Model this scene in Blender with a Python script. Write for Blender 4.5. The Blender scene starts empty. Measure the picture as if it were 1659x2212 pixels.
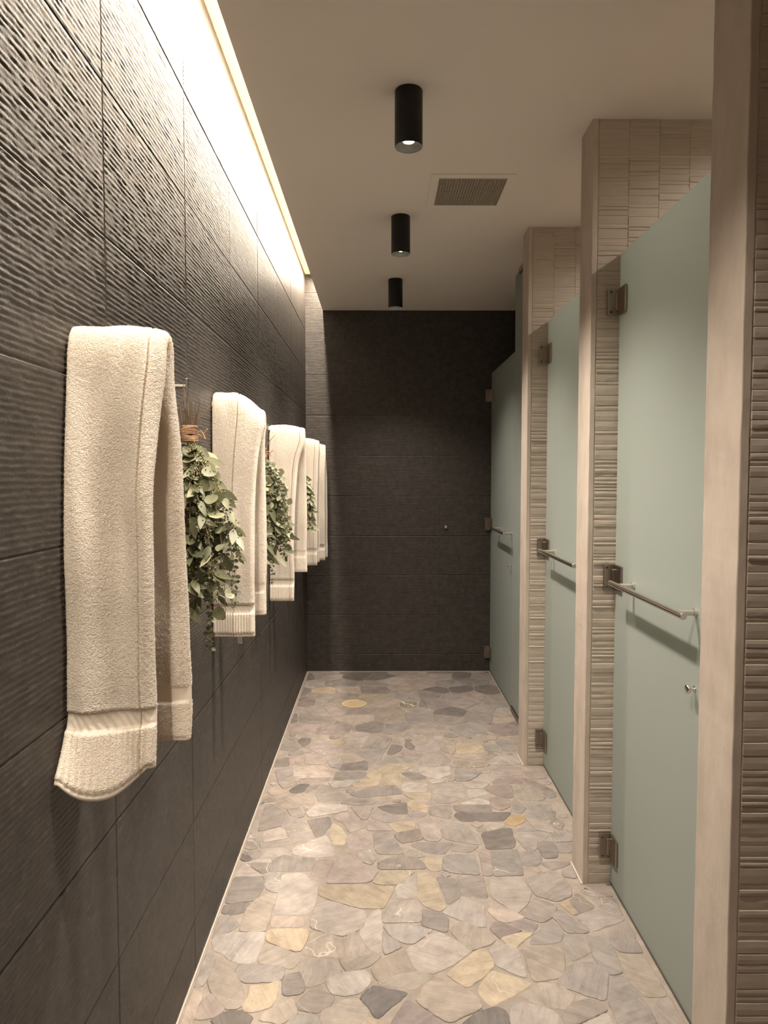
import bpy, bmesh, math, random
import numpy as np
from mathutils import Vector, Matrix, noise

random.seed(7)
rng = np.random.default_rng(11)
C = bpy.context.scene.collection
W, H, F = 1659.0, 2212.0, 1520.0
CAM = Vector((0.0, 0.0, 1.5))
VPX, VPY = 820.0, 1030.0
pitch = math.atan((H/2 - VPY)/F)
yaw = math.atan((W/2 - VPX)/F)

# ------------------------------------------------------------------ camera
cd = bpy.data.cameras.new('camera')
cam = bpy.data.objects.new('camera', cd); C.objects.link(cam)
cd.sensor_fit = 'VERTICAL'; cd.sensor_height = 36.0; cd.lens = F/H*36.0
cam.location = CAM
cam.rotation_euler = (math.pi/2 - pitch, 0, -yaw)
cd.clip_start = 0.02
bpy.context.scene.camera = cam
RC = cam.rotation_euler.to_matrix()

def ray(px, py):
    return (RC @ Vector(((px - W/2)/F, -(py - H/2)/F, -1.0)))
def on_floor(px, py, z=0.0):
    d = ray(px, py); t = (z - CAM.z)/d.z
    return CAM + d*t

# room measures
XL = -0.56          # left wall face
YB = 5.37           # back wall face
YN = -1.6           # wall behind the camera
ZC = 2.752           # ceiling
XC = -0.428         # edge of ceiling at the light slot
ZS = 3.02           # top of the light slot
XG = 0.85           # glass plane
XP = 0.749          # corridor face of the piers
XR = 2.0            # back wall of the stalls

# ------------------------------------------------------------------ helpers
def link(name, me, mat=None, parent=None):
    o = bpy.data.objects.new(name, me); C.objects.link(o)
    if mat is not None and len(me.materials) == 0: me.materials.append(mat)
    if parent: o.parent = parent
    return o
def mesh_from(name, vs, fs, mat=None, parent=None, smooth=False):
    me = bpy.data.meshes.new(name); me.from_pydata([tuple(v) for v in vs], [], fs)
    if smooth:
        for p in me.polygons: p.use_smooth = True
    me.update()
    return link(name, me, mat, parent)
def obj(name, bm, mat=None, parent=None, smooth=False):
    me = bpy.data.meshes.new(name)
    bmesh.ops.recalc_face_normals(bm, faces=bm.faces)
    bm.to_mesh(me); bm.free()
    if smooth:
        for p in me.polygons: p.use_smooth = True
        me.set_sharp_from_angle(angle=math.radians(38))
    return link(name, me, mat, parent)
def tag(o, label, cat, group=None):
    o['label'] = label; o['category'] = cat
    if group: o['group'] = group
    return o
def struct(o): o['kind'] = 'structure'; return o
def thing(name, label, cat, loc=(0,0,0), group=None):
    o = bpy.data.objects.new(name, None); C.objects.link(o); o.location = loc
    o.empty_display_size = 0.05
    return tag(o, label, cat, group)
def add_box(bm, x0, x1, y0, y1, z0, z1, bev=0.0, seg=2):
    m = Matrix.Translation(((x0+x1)/2, (y0+y1)/2, (z0+z1)/2)) @ Matrix.Diagonal((x1-x0, y1-y0, z1-z0, 1))
    r = bmesh.ops.create_cube(bm, size=1.0, matrix=m)
    if bev > 0:
        vs = set(r['verts'])
        es = [e for e in bm.edges if e.verts[0] in vs and e.verts[1] in vs]
        bmesh.ops.bevel(bm, geom=es, offset=bev, segments=seg, affect='EDGES', profile=0.5)
def add_tube(bm, pts, rad, n=12, cap=True):
    """tube along points; rad number or list"""
    pts = [Vector(p) for p in pts]; rings = []
    up = None
    for i, p in enumerate(pts):
        if i == 0: t = pts[1]-pts[0]
        elif i == len(pts)-1: t = pts[-1]-pts[-2]
        else: t = pts[i+1]-pts[i-1]
        t.normalize()
        if up is None:
            up = Vector((0,0,1)) if abs(t.z) < .9 else Vector((1,0,0))
        a = t.cross(up)
        if a.length < 1e-5: a = t.cross(Vector((0,1,0)))
        a.normalize(); b = a.cross(t).normalized(); up = b
        r = rad[i] if isinstance(rad, (list, tuple)) else rad
        rings.append([bm.verts.new(p + a*math.cos(2*math.pi*k/n)*r + b*math.sin(2*math.pi*k/n)*r) for k in range(n)])
    for i in range(len(rings)-1):
        for k in range(n):
            bm.faces.new((rings[i][k], rings[i][(k+1)%n], rings[i+1][(k+1)%n], rings[i+1][k]))
    if cap:
        bm.faces.new(rings[0][::-1]); bm.faces.new(rings[-1])
def add_lathe(bm, prof, M=Matrix.Identity(4), n=32):
    """prof: list of (r, h) ; axis local z"""
    rings = []
    for r, h in prof:
        if r < 1e-6: rings.append([bm.verts.new(M @ Vector((0,0,h)))])
        else: rings.append([bm.verts.new(M @ Vector((r*math.cos(2*math.pi*k/n), r*math.sin(2*math.pi*k/n), h))) for k in range(n)])
    for a, b in zip(rings[:-1], rings[1:]):
        for k in range(n):
            k2 = (k+1) % n
            if len(a) == 1 and len(b) == 1: continue
            if len(a) == 1: bm.faces.new((a[0], b[k], b[k2]))
            elif len(b) == 1: bm.faces.new((a[k], a[k2], b[0]))
            else: bm.faces.new((a[k], a[k2], b[k2], b[k]))
def RX(a): return Matrix.Rotation(a, 4, 'X')
def RY(a): return Matrix.Rotation(a, 4, 'Y')
def RZ(a): return Matrix.Rotation(a, 4, 'Z')
def T(*v): return Matrix.Translation(v)

def vnoise(a, b, sa, sb, seed):
    """numpy value noise on arrays a, b with cell sizes sa, sb"""
    r = np.random.default_rng(seed); G = 512
    tab = r.random((G, G)) * 2 - 1
    x = a/sa + 1000.0; y = b/sb + 1000.0
    xi = np.floor(x).astype(int); yi = np.floor(y).astype(int)
    fx = x - xi; fy = y - yi
    fx = fx*fx*(3-2*fx); fy = fy*fy*(3-2*fy)
    g = lambda i, j: tab[i % G, j % G]
    return (g(xi,yi)*(1-fx) + g(xi+1,yi)*fx)*(1-fy) + (g(xi,yi+1)*(1-fx) + g(xi+1,yi+1)*fx)*fy

# ------------------------------------------------------------------ materials
def mat(name):
    m = bpy.data.materials.new(name); m.use_nodes = True
    nt = m.node_tree; b = nt.nodes['Principled BSDF']
    return m, nt, b
def nd(nt, t, **kw):
    n = nt.nodes.new(t)
    for k, v in kw.items():
        if k in n.inputs.keys(): n.inputs[k].default_value = v
        else: setattr(n, k, v)
    return n
def ramp(nt, stops, interp='LINEAR'):
    r = nt.nodes.new('ShaderNodeValToRGB'); r.color_ramp.interpolation = interp
    e = r.color_ramp.elements
    e[0].position, e[0].color = stops[0][0], (*stops[0][1], 1)
    e[1].position, e[1].color = stops[-1][0], (*stops[-1][1], 1)
    for p, c in stops[1:-1]:
        x = e.new(p); x.color = (*c, 1)
    return r
def coords(nt, scale=(1,1,1)):
    tc = nd(nt, 'ShaderNodeTexCoord'); mp = nd(nt, 'ShaderNodeMapping')
    mp.inputs['Scale'].default_value = scale
    nt.links.new(tc.outputs['Object'], mp.inputs['Vector'])
    return mp.outputs['Vector']
def simple(name, col, rough=0.5, metal=0.0, spec=0.5):
    m, nt, b = mat(name)
    b.inputs['Base Color'].default_value = (*col, 1); b.inputs['Roughness'].default_value = rough
    b.inputs['Metallic'].default_value = metal; b.inputs['Specular IOR Level'].default_value = spec
    return m
def stony(name, cols, scale, stretch=(1,1,1), rough=0.6, bump=0.3, bdist=0.002, detail=8, fine=None, spec=0.4):
    m, nt, b = mat(name); L = nt.links
    v = coords(nt, stretch)
    n1 = nd(nt, 'ShaderNodeTexNoise', Scale=scale, Detail=detail, Roughness=0.62); L.new(v, n1.inputs['Vector'])
    r = ramp(nt, [(0.25+0.5*i/(len(cols)-1), c) for i, c in enumerate(cols)]); L.new(n1.outputs['Fac'], r.inputs['Fac'])
    L.new(r.outputs['Color'], b.inputs['Base Color'])
    n2 = nd(nt, 'ShaderNodeTexNoise', Scale=fine or scale*4, Detail=6.0, Roughness=0.65); L.new(v, n2.inputs['Vector'])
    bp = nd(nt, 'ShaderNodeBump', Strength=bump, Distance=bdist); L.new(n2.outputs['Fac'], bp.inputs['Height'])
    L.new(bp.outputs['Normal'], b.inputs['Normal'])
    b.inputs['Roughness'].default_value = rough; b.inputs['Specular IOR Level'].default_value = spec
    return m, nt, b, r

M_dark, nt, b, _ = stony('dark_ribbed_porcelain', [(0.034,0.0288,0.0248), (0.047,0.040,0.0346), (0.065,0.056,0.0488)], 26, (1,1,1), 0.5, 0.55, 0.0015, fine=160)
b.inputs['Specular IOR Level'].default_value = 0.35
# light flecks worn into the ribs
n3 = nd(nt, 'ShaderNodeTexNoise', Scale=34.0, Detail=9.0, Roughness=0.75)
nt.links.new(coords(nt, (1, 0.8, 3.0)), n3.inputs['Vector'])
r3 = ramp(nt, [(0.55, (0,0,0)), (0.70, (1,1,1))]); nt.links.new(n3.outputs['Fac'], r3.inputs['Fac'])
mx = nd(nt, 'ShaderNodeMix', data_type='RGBA'); mx.inputs[7].default_value = (0.115,0.102,0.091,1)
nt.links.new(r3.outputs['Color'], mx.inputs[0]); nt.links.new(_.outputs['Color'], mx.inputs[6])
nt.links.new(mx.outputs[2], b.inputs['Base Color'])

M_trim, *_ = stony('honed_beige_stone', [(0.44,0.37,0.305), (0.55,0.47,0.395), (0.62,0.54,0.46)], 9, (1.2,1.2,0.45), 0.5, 0.7, 0.003, fine=16)
M_plaster, *_ = stony('ceiling_paint', [(0.87,0.81,0.74), (0.90,0.84,0.77)], 3, rough=0.85, bump=0.05, bdist=0.001, fine=300)
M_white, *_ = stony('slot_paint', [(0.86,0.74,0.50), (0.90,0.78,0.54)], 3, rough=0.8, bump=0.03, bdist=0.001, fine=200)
M_grout, *_ = stony('floor_grout', [(0.22,0.184,0.152), (0.275,0.234,0.197), (0.35,0.303,0.26)], 18, rough=0.9, bump=0.6, bdist=0.002, fine=220)
M_sealant = simple('pale_sealant', (0.42,0.375,0.33), 0.7)
M_steel = simple('brushed_steel', (0.68,0.64,0.58), 0.25, 1.0)
M_hinge = simple('satin_nickel', (0.36,0.31,0.26), 0.32, 1.0)
M_screw = simple('screw_metal', (0.20,0.17,0.14), 0.35, 1.0)
M_chrome = simple('polished_chrome', (0.75,0.73,0.70), 0.12, 1.0)
M_black = simple('black_powder_coat', (0.006,0.0055,0.005), 0.45, 0.0, 0.35)
M_reflect = simple('reflector', (0.16,0.155,0.15), 0.35, 0.5)
M_rim = simple('bright_rim', (0.6,0.6,0.6), 0.3, 0.6)
M_seal = simple('clear_seal', (0.09,0.095,0.085), 0.35)
M_frame = simple('vent_frame_paint', (0.89,0.83,0.76), 0.7)
M_grille = simple('vent_grille', (0.55,0.49,0.41), 0.55)
M_duct = simple('vent_duct', (0.22,0.19,0.15), 0.8)
M_twine = simple('jute_twine', (0.33,0.195,0.110), 0.9)
M_string = simple('hanging_string', (0.18,0.13,0.09), 0.9)
M_tagw = simple('care_tag_cloth', (0.8,0.78,0.72), 0.8)

# beige strip tile; per-strip tone comes from a colour attribute (each strip is its own shade of stone)
M_strip, nt, b = mat('beige_strip_tile'); L = nt.links
v = coords(nt, (2.2, 2.2, 20))
n1 = nd(nt, 'ShaderNodeTexNoise', Scale=7.0, Detail=8.0, Roughness=0.7); L.new(v, n1.inputs['Vector'])
at = nd(nt, 'ShaderNodeAttribute', attribute_name='tone')
r = ramp(nt, [(0.15,(0.41,0.355,0.295)), (0.5,(0.49,0.425,0.355)), (0.85,(0.57,0.50,0.425))])
ad = nd(nt, 'ShaderNodeMath', operation='ADD'); L.new(n1.outputs['Fac'], ad.inputs[0]); L.new(at.outputs['Fac'], ad.inputs[1])
L.new(ad.outputs[0], r.inputs['Fac']); L.new(r.outputs['Color'], b.inputs['Base Color'])
bp = nd(nt, 'ShaderNodeBump', Strength=0.3, Distance=0.0015); L.new(n1.outputs['Fac'], bp.inputs['Height']); L.new(bp.outputs['Normal'], b.inputs['Normal'])
b.inputs['Roughness'].default_value = 0.6
M_bed = simple('tile_grout', (0.60,0.53,0.45), 0.9)

# flagstone
M_flag, nt, b = mat('tumbled_flagstone'); L = nt.links
at = nd(nt, 'ShaderNodeAttribute', attribute_name='stone')
tc = nd(nt, 'ShaderNodeTexCoord')
ga = nd(nt, 'ShaderNodeAttribute', attribute_name='grain')       # per-stone grain offset
av = nd(nt, 'ShaderNodeVectorMath', operation='ADD'); L.new(ga.outputs['Vector'], av.inputs[0]); av.inputs[1].default_value = (0,0,0)
n1 = nd(nt, 'ShaderNodeTexNoise', Scale=15.0, Detail=10.0, Roughness=0.68); L.new(av.outputs[0], n1.inputs['Vector'])
mp = nd(nt, 'ShaderNodeMapping'); mp.inputs['Scale'].default_value = (1, 7, 1); mp.inputs['Rotation'].default_value = (0,0,0.6)
L.new(av.outputs[0], mp.inputs['Vector'])
n2 = nd(nt, 'ShaderNodeTexNoise', Scale=9.0, Detail=6.0, Roughness=0.6); n2.inputs['Distortion'].default_value = 0.8; L.new(mp.outputs[0], n2.inputs['Vector'])
r1 = ramp(nt, [(0.3,(0.72,0.71,0.70)), (0.5,(1,1,1)), (0.72,(1.25,1.23,1.2))]); L.new(n1.outputs['Fac'], r1.inputs['Fac'])
r2 = ramp(nt, [(0.3,(0.86,0.84,0.82)), (0.7,(1.1,1.1,1.1))]); L.new(n2.outputs['Fac'], r2.inputs['Fac'])
m1 = nd(nt, 'ShaderNodeMix', data_type='RGBA', blend_type='MULTIPLY'); m1.inputs[0].default_value = 1
L.new(at.outputs['Color'], m1.inputs[6]); L.new(r1.outputs['Color'], m1.inputs[7])
m2 = nd(nt, 'ShaderNodeMix', data_type='RGBA', blend_type='MULTIPLY'); m2.inputs[0].default_value = 1
L.new(m1.outputs[2], m2.inputs[6]); L.new(r2.outputs['Color'], m2.inputs[7])
# pale quartz veins
n4 = nd(nt, 'ShaderNodeTexNoise', Scale=3.6, Detail=3.0, Roughness=0.5); L.new(av.outputs[0], n4.inputs['Vector'])
s4 = nd(nt, 'ShaderNodeMath', operation='SUBTRACT'); s4.inputs[1].default_value = 0.5; L.new(n4.outputs['Fac'], s4.inputs[0])
a4 = nd(nt, 'ShaderNodeMath', operation='ABSOLUTE'); L.new(s4.outputs[0], a4.inputs[0])
r4 = ramp(nt, [(0.0,(1,1,1)), (0.0035,(0,0,0))]); L.new(a4.outputs[0], r4.inputs['Fac'])
n5 = nd(nt, 'ShaderNodeTexNoise', Scale=2.3, Detail=1.0); L.new(av.outputs[0], n5.inputs['Vector'])
r5 = ramp(nt, [(0.54,(0,0,0)), (0.62,(0.55,0.55,0.55))]); L.new(n5.outputs['Fac'], r5.inputs['Fac'])
mv = nd(nt, 'ShaderNodeMath', operation='MULTIPLY'); L.new(r4.outputs['Color'], mv.inputs[0]); L.new(r5.outputs['Color'], mv.inputs[1])
m3 = nd(nt, 'ShaderNodeMix', data_type='RGBA'); m3.inputs[7].default_value = (0.72,0.66,0.58,1)
L.new(mv.outputs[0], m3.inputs[0]); L.new(m2.outputs[2], m3.inputs[6]); L.new(m3.outputs[2], b.inputs['Base Color'])
hs = nd(nt, 'ShaderNodeMath', operation='ADD'); L.new(n1.outputs['Fac'], hs.inputs[0]); L.new(n2.outputs['Fac'], hs.inputs[1])
bp = nd(nt, 'ShaderNodeBump', Strength=0.55, Distance=0.006); L.new(hs.outputs[0], bp.inputs['Height']); L.new(bp.outputs['Normal'], b.inputs['Normal'])
b.inputs['Roughness'].default_value = 0.55; b.inputs['Specular IOR Level'].default_value = 0.4

# terry
M_terry, nt, b = mat('terry_cloth'); L = nt.links
out = nt.nodes['Material Output']
v = coords(nt)
vo = nd(nt, 'ShaderNodeTexVoronoi', Scale=420.0); L.new(v, vo.inputs['Vector'])
n1 = nd(nt, 'ShaderNodeTexNoise', Scale=190.0, Detail=4.0, Roughness=0.7); L.new(v, n1.inputs['Vector'])
n2 = nd(nt, 'ShaderNodeTexNoise', Scale=70.0, Detail=3.0); L.new(v, n2.inputs['Vector'])
su = nd(nt, 'ShaderNodeMath', operation='SUBTRACT'); L.new(n1.outputs['Fac'], su.inputs[0])
ms = nd(nt, 'ShaderNodeMath', operation='MULTIPLY'); ms.inputs[1].default_value = 0.35; L.new(vo.outputs['Distance'], ms.inputs[0]); L.new(ms.outputs[0], su.inputs[1])
at = nd(nt, 'ShaderNodeAttribute', attribute_name='terry')
bp = nd(nt, 'ShaderNodeBump', Distance=0.006); L.new(su.outputs[0], bp.inputs['Height'])
sc = nd(nt, 'ShaderNodeMath', operation='MULTIPLY'); sc.inputs[1].default_value = 0.75; L.new(at.outputs['Fac'], sc.inputs[0]); L.new(sc.outputs[0], bp.inputs['Strength'])
L.new(bp.outputs['Normal'], b.inputs['Normal'])
b.inputs['Base Color'].default_value = (0.86,0.80,0.72,1); b.inputs['Roughness'].default_value = 0.95
b.inputs['Specular IOR Level'].default_value = 0.1
b.inputs['Sheen Weight'].default_value = 0.35; b.inputs['Sheen Roughness'].default_value = 0.5
tr = nd(nt, 'ShaderNodeBsdfTranslucent'); tr.inputs['Color'].default_value = (0.95,0.80,0.58,1)
mxs = nd(nt, 'ShaderNodeMixShader'); mxs.inputs[0].default_value = 0.30
L.new(b.outputs[0], mxs.inputs[1]); L.new(tr.outputs[0], mxs.inputs[2]); L.new(mxs.outputs[0], out.inputs['Surface'])

M_pile, nt, b = mat('terry_loops'); L = nt.links; out = nt.nodes['Material Output']
b.inputs['Base Color'].default_value = (0.86,0.80,0.72,1); b.inputs['Roughness'].default_value = 0.95; b.inputs['Specular IOR Level'].default_value = 0.1
tr = nd(nt, 'ShaderNodeBsdfTranslucent'); tr.inputs['Color'].default_value = (0.90,0.82,0.70,1)
mxs = nd(nt, 'ShaderNodeMixShader'); mxs.inputs[0].default_value = 0.45
L.new(b.outputs[0], mxs.inputs[1]); L.new(tr.outputs[0], mxs.inputs[2]); L.new(mxs.outputs[0], out.inputs['Surface'])

# leaves
def leaf_mat(name, c0, c1, c2):
    m, nt, b = mat(name); L = nt.links; out = nt.nodes['Material Output']
    at = nd(nt, 'ShaderNodeAttribute', attribute_name='hue')
    r = ramp(nt, [(0.0,c0), (0.5,c1), (1.0,c2)]); L.new(at.outputs['Fac'], r.inputs['Fac']); L.new(r.outputs['Color'], b.inputs['Base Color'])
    b.inputs['Roughness'].default_value = 0.5
    tr = nd(nt, 'ShaderNodeBsdfTranslucent'); L.new(r.outputs['Color'], tr.inputs['Color'])
    mxs = nd(nt, 'ShaderNodeMixShader'); mxs.inputs[0].default_value = 0.2
    L.new(b.outputs[0], mxs.inputs[1]); L.new(tr.outputs[0], mxs.inputs[2]); L.new(mxs.outputs[0], out.inputs['Surface'])
    return m
M_leaf = leaf_mat('eucalyptus_leaf', (0.072,0.078,0.040), (0.165,0.168,0.092), (0.36,0.36,0.225))
M_seed = leaf_mat('eucalyptus_seed', (0.10,0.095,0.04), (0.19,0.17,0.08), (0.30,0.27,0.14))
M_stem = simple('eucalyptus_stem', (0.105,0.068,0.042), 0.75)
M_stemg = simple('green_stem', (0.20,0.17,0.09), 0.7)

# frosted glass: acid-etched, green tint
M_glass, nt, b = mat('frosted_glass'); L = nt.links; out = nt.nodes['Material Output']
b.inputs['Base Color'].default_value = (0.60,0.645,0.605,1); b.inputs['Roughness'].default_value = 0.48
b.inputs['Transmission Weight'].default_value = 0.35; b.inputs['Specular IOR Level'].default_value = 0.5
tr = nd(nt, 'ShaderNodeBsdfTranslucent'); tr.inputs['Color'].default_value = (0.74,0.82,0.78,1)
mxs = nd(nt, 'ShaderNodeMixShader'); mxs.inputs[0].default_value = 0.40
L.new(b.outputs[0], mxs.inputs[1]); L.new(tr.outputs[0], mxs.inputs[2]); L.new(mxs.outputs[0], out.inputs['Surface'])
M_gedge = simple('glass_edge', (0.42,0.56,0.50), 0.25)

M_emit, nt, b = mat('lamp_lens')
b.inputs['Emission Color'].default_value = (1.0,0.86,0.66,1); b.inputs['Emission Strength'].default_value = 14.0

# ------------------------------------------------------------------ ribbed dark walls (real relief)
def ribbed(name, A0, A1, Z0, Z1, axis, plane, sgn, aj, seed, da=0.03, dz=0.0025, tileH=0.3052, z0j=0.133, P=0.01130, A_=0.00078):
    """grid wall; axis 'y' runs along Y at x=plane, 'x' runs along X at y=plane; sgn = outward normal sign"""
    zz = np.arange(Z0, Z1 + dz*0.5, dz)
    aa = {A1}
    if isinstance(da, float): aa |= set(np.round(np.arange(A0, A1, da), 4))
    else:
        for lo, hi, st in da: aa |= set(np.round(np.arange(lo, hi, st), 4))
    for j in aj:
        for e in (-0.0022, -0.0012, 0.0012, 0.0022):
            if A0 < j+e < A1: aa.add(round(j+e, 5))
    aa = np.array(sorted(aa))
    Z, A = np.meshgrid(zz, aa, indexing='ij')
    # tile index for phase changes
    ti = np.floor((Z - z0j)/tileH); tj = np.searchsorted(np.array(aj), A)
    ph = (ti*2.39 + tj*1.7) % 6.283
    wob = 0.55*vnoise(A, Z, 0.06, 0.012, seed) + 0.6*vnoise(A, Z, 0.017, 0.008, seed+1)
    rib = 0.5 + 0.5*np.cos(2*np.pi*Z/P + ph + wob)
    amp = A_*(0.85 + 0.45*vnoise(A, Z, 0.026, 0.012, seed+2))
    h = amp*rib**1.1 + 0.00042*vnoise(A, Z, 0.011, 0.0055, seed+3) + 0.0005*(((ti*7+tj*3) % 5)/5.0 - .4)
    fz = np.abs(((Z - z0j + tileH/2) % tileH) - tileH/2)
    h = np.where(fz < 0.0014, -0.0035, h)
    for j in aj: h = np.where(np.abs(A - j) < 0.0012, -0.0015, h)
    n0, n1 = Z.shape
    co = np.zeros((n0*n1, 3))
    if axis == 'y': co[:,0] = plane + sgn*h.ravel(); co[:,1] = A.ravel()
    else: co[:,0] = A.ravel(); co[:,1] = plane + sgn*h.ravel()
    co[:,2] = Z.ravel()
    idx = np.arange(n0*n1).reshape(n0, n1)
    q = np.stack([idx[:-1,:-1], idx[:-1,1:], idx[1:,1:], idx[1:,:-1]], -1).reshape(-1, 4)
    flip = (axis == 'y' and sgn > 0) or (axis == 'x' and sgn < 0)
    if not ((axis == 'y') == (sgn > 0)): pass
    # orientation: (z-next) x (a-next); choose so normal points sgn
    if axis == 'y' and sgn < 0: q = q[:, ::-1]
    if axis == 'x' and sgn > 0: q = q[:, ::-1]
    me = bpy.data.meshes.new(name)
    me.vertices.add(len(co)); me.vertices.foreach_set('co', co.ravel())
    me.loops.add(q.size); me.loops.foreach_set('vertex_index', q.ravel().astype(np.int32))
    me.polygons.add(len(q)); me.polygons.foreach_set('loop_start', (np.arange(len(q))*4).astype(np.int32))
    me.polygons.foreach_set('loop_total', np.full(len(q), 4, dtype=np.int32))
    me.polygons.foreach_set('use_smooth', np.ones(len(q), dtype=bool))
    me.update(calc_edges=True); me.validate()
    return struct(link(name, me, M_dark))

yj = [round(1.461 + 0.607*k, 4) for k in range(-6, 8)]
yj = [y for y in yj if YN < y < YB - 0.02]
ribbed('wall_left', YN, YB, 0.0, ZS, 'y', XL, 1, yj, 5, da=((YN, 0.9, 0.05), (0.9, 2.7, 0.0085), (2.7, YB, 0.022)), dz=0.0023, tileH=0.3055, z0j=0.156)
ribbed('wall_back', XL, XR, 0.0, ZS, 'x', YB, -1, [-0.164, 0.453, 1.065, 1.675], 25, da=0.02, dz=0.0026, A_=0.0015)

def plain_box(name, *a, m=None, bev=0.0):
    bm = bmesh.new(); add_box(bm, *a, bev=bev); return obj(name, bm, m)
# solid cores behind the relief skins
struct(plain_box('wall_left_core', XL-0.15, XL-0.006, YN, YB+0.15, -0.05, ZS+0.1, m=M_bed))
struct(plain_box('wall_back_core', XL-0.006, XR+0.15, YB+0.006, YB+0.15, -0.05, ZS+0.1, m=M_bed))
struct(plain_box('wall_near', XL-0.006, XR+0.15, YN-0.12, YN, -0.05, ZS+0.1, m=M_trim))
struct(plain_box('wall_right', XR, XR+0.15, YN, YB+0.006, -0.05, ZC, m=M_strip))
# ceiling board with its slot edge, and the top of the slot
struct(plain_box('ceiling', XC, XR+0.15, YN, YB-0.0005, ZC, ZC+0.016, m=M_plaster))
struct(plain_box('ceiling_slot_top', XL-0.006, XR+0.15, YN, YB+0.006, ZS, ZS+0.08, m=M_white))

# ------------------------------------------------------------------ floor
struct(plain_box('floor', XL-0.006, XR+0.15, YN, YB+0.006, -0.05, -0.0030, m=M_grout))
struct(plain_box('trim_1', XL, XL+0.006, YN, YB, -0.0030, 0.0006, m=M_sealant))
struct(plain_box('trim_2', XL+0.010, 0.846, YB-0.010, YB-0.0005, -0.0030, 0.0006, m=M_sealant))

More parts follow.
